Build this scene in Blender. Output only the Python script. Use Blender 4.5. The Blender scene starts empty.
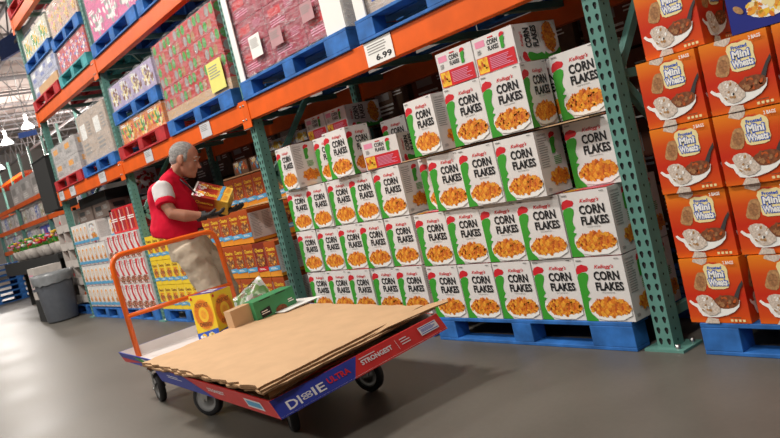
import bpy, bmesh, math, random
from mathutils import Vector, Matrix
random.seed(7)
SC = bpy.context.scene
COL = SC.collection
R = math.radians
# ------------------------------------------------------------------ camera
cam_d = bpy.data.cameras.new('camera'); cam = bpy.data.objects.new('camera', cam_d); COL.objects.link(cam)
_r = Vector((0.58496669, 0.77563956, -0.23705958)); _u = Vector((0.08671629, 0.23079717, 0.96913)); _f = Vector((-0.80640824, 0.5874657, -0.06774807))
cam.matrix_world = Matrix(((_r.x, _u.x, -_f.x, 1.7555), (_r.y, _u.y, -_f.y, -2.8677), (_r.z, _u.z, -_f.z, 1.1011), (0, 0, 0, 1)))
cam_d.sensor_width = 36; cam_d.lens = 769.36 / 780 * 36; cam_d.clip_end = 300
cam_d.dof.use_dof = True; cam_d.dof.focus_distance = 4.3; cam_d.dof.aperture_fstop = 5.6
SC.camera = cam
# ------------------------------------------------------------------ light
world = bpy.data.worlds.new('world'); SC.world = world; world.use_nodes = True
world.node_tree.nodes['Background'].inputs[0].default_value = (1.0, 0.96, 0.92, 1)
world.node_tree.nodes['Background'].inputs[1].default_value = 0.10
def area(name, loc, size, power, col=(1, 0.95, 0.88), target=None):
    l = bpy.data.lights.new(name, 'AREA'); l.shape = 'DISK'; l.size = size; l.energy = power; l.color = col
    o = bpy.data.objects.new(name, l); COL.objects.link(o); o.location = loc
    if target: o.rotation_euler = (Vector(target) - Vector(loc)).to_track_quat('-Z', 'Y').to_euler()
    return o
for x, y, w in [(1.2, -3.8, 215), (-3.6, -3.4, 470), (-9.0, -3.0, 380), (-15, -3.0, 230), (-22, -2.8, 200), (2.0, -8.5, 300), (-4.5, -8.5, 520), (-14, -8.5, 380)]:
    area('high_bay_light', (x, y, 6.3), 0.9, w)
for x, y, w in [(-26, 1.5, 520), (-38, 3.0, 1500), (-24, 7.0, 1100), (-38, 9.0, 1500)]:
    pl_ = bpy.data.lights.new('far_fill_light', 'POINT'); pl_.energy = w; pl_.shadow_soft_size = 0.4; pl_.color = (1, 0.94, 0.88)  # unseen point lights added to brighten the far ceiling and aisle
    po_ = bpy.data.objects.new('far_fill_light', pl_); COL.objects.link(po_); po_.location = (x, y, 5.6)
SC.view_settings.view_transform = 'Standard'; SC.view_settings.look = 'None'
SC.view_settings.gamma = 1; SC.view_settings.use_curve_mapping = False
SC.view_settings.exposure = -0.33
# ------------------------------------------------------------------ materials
MATS = {}
def mat(name, col, rough=0.55, metal=0.0, vary=0.06, scale=14, spec=0.4, bump=0.0):
    if name in MATS: return MATS[name]
    m = bpy.data.materials.new(name); m.use_nodes = True; nt = m.node_tree; b = nt.nodes['Principled BSDF']
    b.inputs['Roughness'].default_value = rough; b.inputs['Metallic'].default_value = metal
    b.inputs['Specular IOR Level'].default_value = spec
    if vary > 0:
        tc = nt.nodes.new('ShaderNodeTexCoord'); no = nt.nodes.new('ShaderNodeTexNoise'); rp = nt.nodes.new('ShaderNodeValToRGB')
        no.inputs['Scale'].default_value = scale; no.inputs['Detail'].default_value = 4
        nt.links.new(tc.outputs['Object'], no.inputs['Vector']); nt.links.new(no.outputs['Fac'], rp.inputs[0])
        rp.color_ramp.elements[0].position = 0.3; rp.color_ramp.elements[1].position = 0.7
        rp.color_ramp.elements[0].color = tuple(max(0, c * (1 - vary)) for c in col) + (1,)
        rp.color_ramp.elements[1].color = tuple(min(1, c * (1 + vary)) for c in col) + (1,)
        nt.links.new(rp.outputs[0], b.inputs['Base Color'])
        if bump:
            bp = nt.nodes.new('ShaderNodeBump'); bp.inputs['Strength'].default_value = bump; bp.inputs['Distance'].default_value = 0.01
            nt.links.new(no.outputs['Fac'], bp.inputs['Height']); nt.links.new(bp.outputs[0], b.inputs['Normal'])
    else:
        b.inputs['Base Color'].default_value = tuple(col) + (1,)
    MATS[name] = m
    return m
def grad_mat(name, stops, rough=0.4, axis=2):
    m = bpy.data.materials.new(name); m.use_nodes = True; nt = m.node_tree; b = nt.nodes['Principled BSDF']
    b.inputs['Roughness'].default_value = rough; b.inputs['Specular IOR Level'].default_value = 0.35
    tc = nt.nodes.new('ShaderNodeTexCoord'); se = nt.nodes.new('ShaderNodeSeparateXYZ'); rp = nt.nodes.new('ShaderNodeValToRGB')
    nt.links.new(tc.outputs['Generated'], se.inputs[0]); nt.links.new(se.outputs[axis], rp.inputs[0]); nt.links.new(rp.outputs[0], b.inputs['Base Color'])
    el = rp.color_ramp.elements
    while len(el) < len(stops): el.new(0.5)
    for e, (p, c) in zip(el, stops): e.position = p; e.color = tuple(c) + (1,)
    MATS[name] = m
    return m
def speckle_mat(name, cols, scale=40, rough=0.5, stretch=(1, 1, 1), kind='voronoi'):
    """printed busy packaging pattern: random cells of several colours"""
    m = bpy.data.materials.new(name); m.use_nodes = True; nt = m.node_tree; b = nt.nodes['Principled BSDF']
    b.inputs['Roughness'].default_value = rough
    tc = nt.nodes.new('ShaderNodeTexCoord'); mp = nt.nodes.new('ShaderNodeMapping'); mp.inputs['Scale'].default_value = stretch
    vo = nt.nodes.new('ShaderNodeTexVoronoi'); vo.inputs['Scale'].default_value = scale
    se = nt.nodes.new('ShaderNodeSeparateColor'); rp = nt.nodes.new('ShaderNodeValToRGB'); rp.color_ramp.interpolation = 'CONSTANT'
    nt.links.new(tc.outputs['Object'], mp.inputs[0]); nt.links.new(mp.outputs[0], vo.inputs['Vector'])
    nt.links.new(vo.outputs['Color'], se.inputs[0]); nt.links.new(se.outputs[0], rp.inputs[0]); nt.links.new(rp.outputs[0], b.inputs['Base Color'])
    el = rp.color_ramp.elements
    while len(el) < len(cols): el.new(0.5)
    for i, (e, c) in enumerate(zip(el, cols)): e.position = i / len(cols); e.color = tuple(c) + (1,)
    MATS[name] = m
    return m
def wrap_mat():
    m = bpy.data.materials.new('shrink_film'); m.use_nodes = True; nt = m.node_tree
    b = nt.nodes['Principled BSDF']; out = nt.nodes['Material Output']
    b.inputs['Base Color'].default_value = (0.85, 0.85, 0.87, 1); b.inputs['Roughness'].default_value = 0.22
    tr = nt.nodes.new('ShaderNodeBsdfTransparent'); mx = nt.nodes.new('ShaderNodeMixShader')
    tc = nt.nodes.new('ShaderNodeTexCoord'); mp = nt.nodes.new('ShaderNodeMapping'); mp.inputs['Scale'].default_value = (1.2, 1.2, 6)
    no = nt.nodes.new('ShaderNodeTexNoise'); no.inputs['Scale'].default_value = 5; no.inputs['Detail'].default_value = 5; no.inputs['Distortion'].default_value = 2.5
    mr = nt.nodes.new('ShaderNodeMapRange'); mr.inputs[1].default_value = 0.4; mr.inputs[2].default_value = 0.75; mr.inputs[3].default_value = 0.04; mr.inputs[4].default_value = 0.42
    bp = nt.nodes.new('ShaderNodeBump'); bp.inputs['Strength'].default_value = 0.7; bp.inputs['Distance'].default_value = 0.03
    L = nt.links.new
    L(tc.outputs['Object'], mp.inputs[0]); L(mp.outputs[0], no.inputs['Vector']); L(no.outputs['Fac'], mr.inputs[0]); L(mr.outputs[0], mx.inputs[0])
    L(no.outputs['Fac'], bp.inputs['Height']); L(bp.outputs[0], b.inputs['Normal']); L(tr.outputs[0], mx.inputs[1]); L(b.outputs[0], mx.inputs[2]); L(mx.outputs[0], out.inputs[0])
    MATS['film'] = m
    return m
WHITE = mat('carton_white', (0.74, 0.71, 0.69), 0.45, vary=0.03)
RED = mat('print_red', (0.62, 0.02, 0.03), 0.45, vary=0.05)
GREEN = mat('print_green', (0.045, 0.33, 0.03), 0.45, vary=0.05)
BLACK = mat('print_black', (0.012, 0.012, 0.014), 0.5, vary=0.0)
GREY = mat('print_grey', (0.30, 0.29, 0.28), 0.5, vary=0.0)
PINK = mat('print_pink', (0.80, 0.28, 0.42), 0.5, vary=0.03)
YEL = mat('print_yellow', (0.85, 0.52, 0.04), 0.5, vary=0.05)
PURE = mat('print_white', (0.88, 0.87, 0.84), 0.45, vary=0.0)
FL1 = mat('flake_gold', (0.83, 0.36, 0.035), 0.5, vary=0.12, scale=60)
FL2 = mat('flake_orange', (0.70, 0.20, 0.02), 0.5, vary=0.12, scale=60)
FL3 = mat('flake_toast', (0.50, 0.09, 0.015), 0.5, vary=0.12, scale=60)
CARD = mat('cardboard', (0.56, 0.36, 0.20), 0.8, vary=0.06, scale=9)
CARDD = mat('cardboard_edge', (0.24, 0.13, 0.06), 0.9, vary=0.3, scale=60)
BLUE = mat('pallet_blue', (0.025, 0.14, 0.44), 0.6, vary=0.35, scale=9, bump=0.15)
PRED = mat('pallet_red', (0.45, 0.02, 0.025), 0.6, vary=0.3, scale=9)
PTEAL = mat('pallet_teal', (0.06, 0.33, 0.36), 0.6, vary=0.3, scale=9)
ORANGE = mat('rack_orange', (0.78, 0.115, 0.008), 0.38, vary=0.10, scale=6)
TEAL = mat('rack_teal', (0.115, 0.27, 0.23), 0.42, vary=0.10, scale=10)
STEEL = mat('bare_steel', (0.45, 0.45, 0.44), 0.35, 0.9, vary=0.1)
DARK = mat('black_and_slot_shade', (0.02, 0.02, 0.02), 0.8, vary=0.0)
RUB = mat('black_rubber', (0.02, 0.02, 0.022), 0.6, vary=0.1)
FILM = wrap_mat()
# ------------------------------------------------------------------ mesh helpers
class MB:
    def __init__(s): s.bm = bmesh.new(); s.mats = []
    def mi(s, m):
        if m not in s.mats: s.mats.append(m)
        return s.mats.index(m)
    def face(s, pts, m):
        vs = [s.bm.verts.new(p) for p in pts]
        try: f = s.bm.faces.new(vs)
        except ValueError: return
        f.material_index = s.mi(m); return f
    def box(s, x0, y0, z0, x1, y1, z1, m, mx=None):
        P = [Vector(p) for p in ((x0, y0, z0), (x1, y0, z0), (x1, y1, z0), (x0, y1, z0), (x0, y0, z1), (x1, y0, z1), (x1, y1, z1), (x0, y1, z1))]
        if mx is not None: P = [mx @ p for p in P]
        v = [s.bm.verts.new(p) for p in P]
        for q in ((0, 3, 2, 1), (4, 5, 6, 7), (0, 1, 5, 4), (1, 2, 6, 5), (2, 3, 7, 6), (3, 0, 4, 7)):
            f = s.bm.faces.new([v[i] for i in q]); f.material_index = s.mi(m)
    def beam(s, a, b, w, h, m, up=(0, 0, 1)):
        a = Vector(a); b = Vector(b); d = (b - a); L = d.length; d.normalize(); u = Vector(up)
        if abs(d.dot(u)) > 0.95: u = Vector((1, 0, 0))
        sx = d.cross(u).normalized(); uz = sx.cross(d)
        mx = Matrix(((sx.x, d.x, uz.x, a.x), (sx.y, d.y, uz.y, a.y), (sx.z, d.z, uz.z, a.z), (0, 0, 0, 1)))
        s.box(-w / 2, 0, -h / 2, w / 2, L, h / 2, m, mx)
    def tube(s, pts, rad, m, n=12, caps=True, smooth=True):
        pts = [Vector(p) for p in pts]; rings = []
        rr = rad if isinstance(rad, (list, tuple)) else [rad] * len(pts)
        ref = None
        for i, p in enumerate(pts):
            t = (pts[min(i + 1, len(pts) - 1)] - pts[max(i - 1, 0)]).normalized()
            if ref is None: ref = Vector((0, 0, 1)) if abs(t.z) < 0.9 else Vector((1, 0, 0))
            a = (ref - t * ref.dot(t)).normalized(); ref = a; b = t.cross(a)
            rings.append([s.bm.verts.new(p + (a * math.cos(k * 2 * math.pi / n) + b * math.sin(k * 2 * math.pi / n)) * rr[i]) for k in range(n)])
        for i in range(len(rings) - 1):
            for k in range(n):
                f = s.bm.faces.new((rings[i][k], rings[i][(k + 1) % n], rings[i + 1][(k + 1) % n], rings[i + 1][k])); f.material_index = s.mi(m); f.smooth = smooth
        if caps:
            f = s.bm.faces.new(list(reversed(rings[0]))); f.material_index = s.mi(m)
            f = s.bm.faces.new(rings[-1]); f.material_index = s.mi(m)
    def lathe(s, prof, c, m, n=28, axis='z', smooth=True):
        rings = []
        for (r, h) in prof:
            ring = []
            for k in range(n):
                a = k * 2 * math.pi / n; q = (math.cos(a) * r, math.sin(a) * r, h)
                if axis == 'y': q = (q[0], q[2], q[1])
                if axis == 'x': q = (q[2], q[0], q[1])
                ring.append(s.bm.verts.new(Vector(c) + Vector(q)))
            rings.append(ring)
        for i in range(len(rings) - 1):
            for k in range(n):
                f = s.bm.faces.new((rings[i][k], rings[i][(k + 1) % n], rings[i + 1][(k + 1) % n], rings[i + 1][k])); f.material_index = s.mi(m); f.smooth = smooth
    def mesh(s, name):
        me = bpy.data.meshes.new(name); bmesh.ops.recalc_face_normals(s.bm, faces=s.bm.faces[:]) if False else None
        s.bm.to_mesh(me); s.bm.free()
        for m in s.mats: me.materials.append(m)
        return me
    def build(s, name, parent=None, loc=None, bevel=0):
        o = bpy.data.objects.new(name, s.mesh(name)); COL.objects.link(o)
        if parent: o.parent = parent
        if loc: o.location = loc
        if bevel:
            b = o.modifiers.new('bevel', 'BEVEL'); b.width = bevel; b.segments = 2; b.limit_method = 'ANGLE'
        return o
def tag(o, label=None, cat=None, group=None, kind=None):
    if label: o['label'] = label.replace(' from the left in the ', ' from left, ').replace(' from the left in its row', ' from left')
    if cat: o['category'] = cat
    if group: o['group'] = group
    if kind: o['kind'] = kind
    return o
def empty(name, loc=(0, 0, 0), rz=0.0):
    o = bpy.data.objects.new(name, None); COL.objects.link(o); o.location = loc; o.rotation_euler = (0, 0, rz); o.empty_display_size = 0.1
    return o
def copy_tree(o, parent=None):
    kids = [c for c in KIDS.get(o.name, [])]
    c = o.copy(); COL.objects.link(c)
    if parent: c.parent = parent
    KIDS[c.name] = []
    for k in kids: KIDS[c.name].append(copy_tree(k, c))
    return c
KIDS = {}
def reg(root):
    """remember a prototype's tree so copies can be made without any scene lookups"""
    def walk(o):
        KIDS[o.name] = [c for c in COL.objects if c.parent == o]
        for c in KIDS[o.name]: walk(c)
    walk(root); return root
_tc = {}
def text_tris(txt, bold=0.0, shear=0.0):
    """triangles of a text in a unit box, x right y up"""
    key = (txt, bold, shear)
    if key in _tc: return _tc[key]
    cu = bpy.data.curves.new('txt', 'FONT'); cu.body = txt; cu.resolution_u = 2; cu.offset = bold; cu.shear = shear
    ob = bpy.data.objects.new('txt', cu); COL.objects.link(ob)
    dg = bpy.context.evaluated_depsgraph_get(); me = bpy.data.meshes.new_from_object(ob.evaluated_get(dg))
    vs = [v.co.copy() for v in me.vertices]; fs = [tuple(p.vertices) for p in me.polygons]
    bpy.data.objects.remove(ob); bpy.data.curves.remove(cu); bpy.data.meshes.remove(me)
    x0 = min(v.x for v in vs); x1 = max(v.x for v in vs); y0 = min(v.y for v in vs); y1 = max(v.y for v in vs)
    vs = [((v.x - x0) / (x1 - x0), (v.y - y0) / (y1 - y0)) for v in vs]
    _tc[key] = (vs, fs); return _tc[key]
class Face:
    """draws flat print on a rectangular face; u right 0..1, v down 0..1"""
    def __init__(s, mb, o, U, V):
        s.mb = mb; s.o = Vector(o); s.U = Vector(U); s.V = Vector(V); s.n = s.V.cross(s.U).normalized(); s.k = 0
    def P(s, u, v, k=None): return s.o + s.U * u + s.V * v + s.n * (0.0006 + 0.00035 * (s.k if k is None else k))
    def poly(s, pts, m):
        s.k += 1; s.mb.face([s.P(u, v) for u, v in reversed(pts)], m)
    def rect(s, u0, v0, u1, v1, m): s.poly([(u0, v0), (u1, v0), (u1, v1), (u0, v1)], m)
    def oval(s, u, v, ru, rv, m, n=18, rot=0.0):
        s.poly([(u + ru * math.cos(a) * math.cos(rot) - rv * math.sin(a) * math.sin(rot), v + ru * math.cos(a) * math.sin(rot) + rv * math.sin(a) * math.cos(rot)) for a in [i * 2 * math.pi / n for i in range(n)]], m)
    def text(s, txt, u0, v0, u1, v1, m, bold=0.0, shear=0.0, rise=0.0):
        s.k += 1; vs, fs = text_tris(txt, bold, shear)
        q = [s.mb.bm.verts.new(s.P(u0 + (u1 - u0) * x, v1 + (v0 - v1) * y - rise * x)) for x, y in vs]
        mi = s.mb.mi(m)
        for f in fs:
            try: fc = s.mb.bm.faces.new([q[i] for i in f]); fc.material_index = mi
            except ValueError: pass
    def lines(s, u0, v0, u1, v1, n, m, fill=0.5, seed=1):
        rn = random.Random(seed); s.k += 1; h = (v1 - v0) / n
        for i in range(n):
            e = u0 + (u1 - u0) * rn.uniform(0.7, 1.0)
            s.mb.face([s.P(u, v) for u, v in ((u0, v0 + i * h), (u0, v0 + (i + fill) * h), (e, v0 + (i + fill) * h), (e, v0 + i * h))], m)
    def flakes(s, u, v, ru, rv, n, size, mats, seed=1, clip=None):
        rn = random.Random(seed); ar = s.U.length / s.V.length
        for i in range(n):
            a = rn.uniform(0, 6.283); q = math.sqrt(rn.random()); cu = u + ru * q * math.cos(a); cv = v + rv * q * math.sin(a)
            if clip and not clip(cu, cv): continue
            sz = size * rn.uniform(0.6, 1.25); ph = rn.uniform(0, 3.14); k = 5 + rn.randrange(3); el = rn.uniform(0.45, 0.9)
            pts = []
            for j in range(k):
                t = j * 6.283 / k; x = math.cos(t) * sz * rn.uniform(0.75, 1.1); y = math.sin(t) * sz * el * rn.uniform(0.75, 1.1)
                pts.append((cu + (x * math.cos(ph) - y * math.sin(ph)), cv + (x * math.sin(ph) + y * math.cos(ph)) * ar))
            pts = [(min(0.995, max(0.005, a_)), min(0.995, max(0.005, b_))) for a_, b_ in pts]
            s.mb.face([s.P(a_, b_, s.k + 1 + (i % 9) * 0.25) for a_, b_ in reversed(pts)], mats[rn.randrange(len(mats))])
        s.k += 4
def faces_of(mb, W, D, H):
    """front(-y), right(+x), back(+y), left(-x), top of a box with base centre front at origin x 0..W, y 0..D"""
    return dict(front=Face(mb, (0, 0, H), (W, 0, 0), (0, 0, -H)), right=Face(mb, (W, 0, H), (0, D, 0), (0, 0, -H)),
                back=Face(mb, (W, D, H), (-W, 0, 0), (0, 0, -H)), left=Face(mb, (0, D, H), (0, -D, 0), (0, 0, -H)), top=Face(mb, (0, D, H), (W, 0, 0), (0, -D, 0)))
FLK = [FL1, FL1, FL2, FL2, FL3]
def band(F, u, v, w, h):
    """abstract printed mark: a green ribbon under a red leaf, inside u..u+w, v..v+h"""
    t = lambda pts: [(u + a * w, v + b * h) for a, b in pts]
    F.poly(t([(0.0, 0.30), (0.0, 0.16), (0.14, 0.05), (0.45, 0.0), (0.82, 0.06), (0.88, 0.14), (0.74, 0.22), (0.4, 0.24), (0.16, 0.29)]), RED)
    F.poly(t([(0.0, 0.40), (0.08, 0.31), (0.35, 0.255), (0.62, 0.25), (0.78, 0.32), (0.74, 0.45), (0.62, 0.56), (0.54, 0.66), (0.56, 0.78), (0.64, 0.88), (0.50, 0.95), (0.42, 1.0), (0.0, 1.0)]), GREEN)
def main_art(F, narrow=False):
    band(F, 0.0, 0.10, 0.31, 0.51)
    F.poly([(0.0, 0.605), (0.115, 0.61), (0.2, 0.635), (0.125, 0.69), (0.105, 0.78), (0.14, 0.88), (0.24, 0.965), (0.26, 0.999), (0.0, 0.999)], GREEN)
    F.text("Kellogg's", 0.40, 0.115, 0.80, 0.19, RED, 0.014, 0.35)
    F.text("CORN", 0.355, 0.215, 0.875, 0.36, BLACK, 0.035)
    F.text("FLAKES", 0.355, 0.385, 0.92, 0.52, BLACK, 0.035)
    F.lines(0.45, 0.545, 0.82, 0.565, 1, GREY, 0.35)
    F.lines(0.04, 0.03, 0.2, 0.05, 1, GREY, 0.9); F.lines(0.84, 0.025, 0.96, 0.04, 1, BLACK, 0.6)
    F.poly([(0.135, 0.72), (0.125, 0.80), (0.16, 0.88), (0.26, 0.955), (0.45, 0.985), (0.78, 0.975), (0.97, 0.90), (0.97, 0.72)], PURE)
    F.oval(0.565, 0.775, 0.385, 0.135, FL2, 22)
    F.flakes(0.565, 0.775, 0.40, 0.15, 190, 0.042, FLK, 3, lambda a, b: a > 0.16 and b < 0.925 and a < 0.965)
def corn_carton(lying=False):
    W, D, H = 0.280, 0.185, 0.313
    mb = MB(); mb.box(0, 0, 0, W, D, H, WHITE); f = faces_of(mb, W, D, H)
    main_art(f['front']); main_art(f['back']); main_art(f['left'])
    F = f['right']
    if lying: main_art(F); F = Face(MB(), (0, 0, H), (W, 0, 0), (0, 0, -H))
    F.text("CORN FLAKES", 0.08, 0.06, 0.42, 0.09, GREY, 0.02); F.lines(0.08, 0.12, 0.42, 0.6, 13, GREY, 0.35, 2); F.lines(0.1, 0.9, 0.25, 0.95, 4, GREY, 0.5)
    band(F, 0.52, 0.05, 0.26, 0.34); F.lines(0.55, 0.44, 0.9, 0.58, 5, GREEN, 0.4, 4)
    F.oval(0.62, 0.76, 0.34, 0.10, FL2); F.flakes(0.62, 0.76, 0.36, 0.13, 70, 0.06, FLK, 5, lambda a, b: a < 0.96)
    F = f['top']
    F.rect(0.06, 0.10, 0.30, 0.27, PINK); F.lines(0.08, 0.33, 0.2, 0.47, 6, GREY, 0.45, 3)
    F.text("CORN", 0.36, 0.14, 0.62, 0.28, BLACK, 0.03); F.text("FLAKES", 0.36, 0.31, 0.62, 0.43, BLACK, 0.03); F.lines(0.4, 0.07, 0.58, 0.11, 1, RED, 0.8)
    band(F, 0.68, 0.06, 0.14, 0.42)
    F.rect(0.03, 0.54, 0.97, 0.98, RED); F.rect(0.05, 0.56, 0.30, 0.96, YEL); F.flakes(0.17, 0.76, 0.11, 0.18, 20, 0.04, FLK + [YEL, YEL], 7)
    F.lines(0.36, 0.62, 0.92, 0.93, 7, PINK, 0.45, 9)
    return mb.mesh('corn_flakes_carton')
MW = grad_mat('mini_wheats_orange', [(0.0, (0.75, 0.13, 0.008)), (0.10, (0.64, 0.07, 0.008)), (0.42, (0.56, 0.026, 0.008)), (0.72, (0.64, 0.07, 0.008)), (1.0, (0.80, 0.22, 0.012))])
CREAM = mat('print_cream', (0.85, 0.72, 0.36), 0.5, vary=0.03)
LBLUE = mat('print_blue', (0.03, 0.10, 0.50), 0.5, vary=0.05)
CYAN = mat('print_cyan', (0.10, 0.36, 0.60), 0.5, vary=0.05)
BISC = mat('biscuit_tan', (0.42, 0.22, 0.09), 0.7, vary=0.35, scale=90)
FROST = mat('frosted_biscuit', (0.62, 0.52, 0.44), 0.7, vary=0.28, scale=110)
BRWN = mat('bran_brown', (0.20, 0.06, 0.02), 0.7, vary=0.35, scale=80)
NAVY = mat('print_navy', (0.012, 0.02, 0.22), 0.45, vary=0.06)
def wheats_carton():
    W, D, H = 0.270, 0.20, 0.277
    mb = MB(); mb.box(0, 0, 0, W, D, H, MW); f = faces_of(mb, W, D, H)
    for nm in ('front', 'back', 'right', 'left'):
        F = f[nm]
        F.poly([(0.26, 0.0), (0.50, 0.0), (0.47, 0.07), (0.39, 0.10), (0.24, 0.045)], FROST)
        F.poly([(0.26, 0.25), (0.30, 0.215), (0.38, 0.21), (0.43, 0.23), (0.44, 0.27), (0.41, 0.38), (0.38, 0.47), (0.34, 0.505), (0.26, 0.50), (0.19, 0.47), (0.18, 0.43), (0.22, 0.33)], BISC); F.oval(0.31, 0.36, 0.075, 0.10, mat('biscuit_shade', (0.33, 0.15, 0.06), 0.7, vary=0.4, scale=120), 10, 0.3)
        F.poly([(0.28, 0.28), (0.36, 0.26), (0.38, 0.29), (0.34, 0.42), (0.25, 0.43)], BRWN) if False else None
        q = lambda u, v: (0.60 + (u - 0.67) * 0.88, 0.085 + (v - 0.12) * 0.84)
        tx = lambda s_, u0, v0, u1, v1, m, bo: F.text(s_, *q(u0, v0), *q(u1, v1), m, bo)
        F.poly([q(*c_) for c_ in [(0.44, 0.22), (0.47, 0.15), (0.56, 0.115), (0.66, 0.13), (0.78, 0.115), (0.87, 0.17), (0.89, 0.24), (0.875, 0.34), (0.885, 0.48), (0.85, 0.56), (0.76, 0.585), (0.55, 0.585), (0.48, 0.55), (0.465, 0.48), (0.475, 0.36)]], CREAM)
        F.text("Kellogg's", 0.46, 0.055, 0.64, 0.085, RED, 0.02, 0.3)
        tx("Frosted", 0.53, 0.165, 0.79, 0.225, LBLUE, 0.04)
        tx("Mini", 0.51, 0.235, 0.83, 0.385, LBLUE, 0.12); tx("Wheats", 0.485, 0.385, 0.87, 0.535, LBLUE, 0.12)
        tx("Mini", 0.53, 0.25, 0.81, 0.37, PURE, 0.04); tx("Wheats", 0.505, 0.40, 0.85, 0.52, PURE, 0.04)
        F.poly([(0.80, 0.62), (0.84, 0.55), (0.92, 0.43), (1.0, 0.34), (1.0, 0.40), (0.94, 0.48), (0.88, 0.62)], mat('spoon_dark', (0.10, 0.09, 0.09), 0.35, 0.6, vary=0.1))
        F.poly([(0.18, 0.80), (0.30, 0.78), (0.5, 0.74), (0.72, 0.70), (0.90, 0.64), (0.87, 0.74), (0.78, 0.82), (0.66, 0.87), (0.50, 0.905), (0.36, 0.91), (0.24, 0.89)], PURE)
        F.poly([(0.05, 0.66), (0.08, 0.64), (0.14, 0.69), (0.22, 0.70), (0.28, 0.78), (0.2, 0.84), (0.17, 0.76), (0.09, 0.71)], PURE)
        F.oval(0.68, 0.67, 0.21, 0.105, BRWN, 16, -0.10); F.flakes(0.68, 0.66, 0.17, 0.075, 26, 0.045, [BRWN, MATS['biscuit_shade'], BRWN, FL3], 3)
        F.poly([(0.18, 0.62), (0.22, 0.575), (0.30, 0.555), (0.40, 0.565), (0.46, 0.61), (0.50, 0.68), (0.56, 0.76), (0.55, 0.82), (0.46, 0.87), (0.36, 0.88), (0.28, 0.84), (0.22, 0.74)], FROST); F.flakes(0.36, 0.71, 0.13, 0.12, 30, 0.03, [FROST, BISC, PURE], 6)
        F.text("2 BAGS", 0.76, 0.045, 0.93, 0.095, PURE, 0.03)
        F.poly([(0.33, 0.905), (0.50, 0.93), (0.51, 1.0), (0.26, 1.0)], FROST)
        for i in range(4): F.rect(0.70 + i * 0.065, 0.93, 0.74 + i * 0.065, 0.965, CREAM)
        F.lines(0.70, 0.895, 0.94, 0.915, 1, BRWN, 0.7)
    F = f['top']; F.rect(0.1, 0.2, 0.9, 0.8, CREAM); F.text('Mini Wheats', 0.18, 0.35, 0.82, 0.65, LBLUE, 0.03)
    return mb.mesh('frosted_cereal_carton')
def oats_carton():
    W, D, H = 0.26, 0.2, 0.30
    mb = MB(); mb.box(0, 0, 0, W, D, H, NAVY); f = faces_of(mb, W, D, H)
    for nm in ('front', 'right', 'left', 'back'):
        F = f[nm]; F.rect(0, 0, 1, 0.42, YEL); F.text('with Almonds', 0.15, 0.47, 0.85, 0.55, PURE, 0.02)
        F.oval(0.6, 0.76, 0.33, 0.14, PURE); F.flakes(0.6, 0.74, 0.31, 0.15, 60, 0.06, [YEL, FL1, CREAM, FL2], 3); F.oval(0.16, 0.72, 0.08, 0.04, BISC, rot=0.6)
    return mb.mesh('almond_cereal_carton')
CHB = grad_mat('rings_amber', [(0.0, (0.78, 0.32, 0.03)), (0.18, (0.72, 0.24, 0.02)), (0.3, (0.42, 0.07, 0.012)), (0.8, (0.36, 0.05, 0.01)), (1.0, (0.42, 0.08, 0.012))])
CHR = grad_mat('rings_redbrown', [(0.0, (0.80, 0.33, 0.02)), (0.24, (0.78, 0.28, 0.02)), (0.30, (0.25, 0.02, 0.01)), (1.0, (0.20, 0.02, 0.01))])
YBOX = mat('rings_yellow', (0.86, 0.60, 0.03), 0.45, vary=0.04)
def rings_carton(base, band, W=0.198, D=0.24, H=0.29, word=YEL, blob=BRWN):
    mb = MB(); mb.box(0, 0, 0, W, D, H, base); f = faces_of(mb, W, D, H)
    for nm in ('front', 'back'):
        F = f[nm]; F.text('Cheerios', 0.12, 0.14, 0.88, 0.26, word, 0.03); F.text('Cheerios', 0.22, 0.30, 0.80, 0.37, RED if base is YBOX else word, 0.02)
        F.oval(0.5, 0.52, 0.34, 0.15, blob); F.flakes(0.5, 0.52, 0.36, 0.16, 60, 0.06, [BISC, FL1, BRWN, BISC, blob], 2)
        F.poly([(0.0, 0.72), (1.0, 0.68), (1.0, 0.81), (0.0, 0.85)], band); F.lines(0.2, 0.74, 0.8, 0.80, 2, PURE, 0.45)
    for nm in ('right', 'left'):
        F = f[nm]; F.rect(0.0, 0.12, 1.0, 0.9, WHITE); F.lines(0.08, 0.16, 0.44, 0.86, 16, GREY, 0.35, 3); F.lines(0.54, 0.16, 0.92, 0.7, 12, GREY, 0.35, 4)
    F = f['top']; F.text('Cheerios', 0.2, 0.35, 0.8, 0.65, word, 0.03)
    return mb.mesh('ring_cereal_carton')
def special_carton():
    W, D, H = 0.206, 0.22, 0.308
    mb = MB(); mb.box(0, 0, 0, W, D, H, WHITE); f = faces_of(mb, W, D, H)
    for nm in ('front', 'back', 'left'):
        F = f[nm]; F.poly([(0.42, 0.04), (0.80, 0.04), (0.60, 0.32), (1.0, 0.68), (0.62, 0.68), (0.36, 0.36)], RED); F.poly([(0.88, 0.04), (1.0, 0.04), (1.0, 0.55), (0.93, 0.40)], RED)
        F.lines(0.1, 0.1, 0.42, 0.25, 2, GREY, 0.4); F.flakes(0.5, 0.84, 0.5, 0.15, 110, 0.06, [BISC, BRWN, FL3, RED, BRWN], 6)
    F = f['right']; F.lines(0.1, 0.2, 0.45, 0.8, 14, GREY, 0.35); F.text('K', 0.5, 0.06, 0.85, 0.28, BLACK, 0.03); F.oval(0.7, 0.7, 0.2, 0.12, RED)
    return mb.mesh('red_swoosh_cereal_carton')
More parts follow.
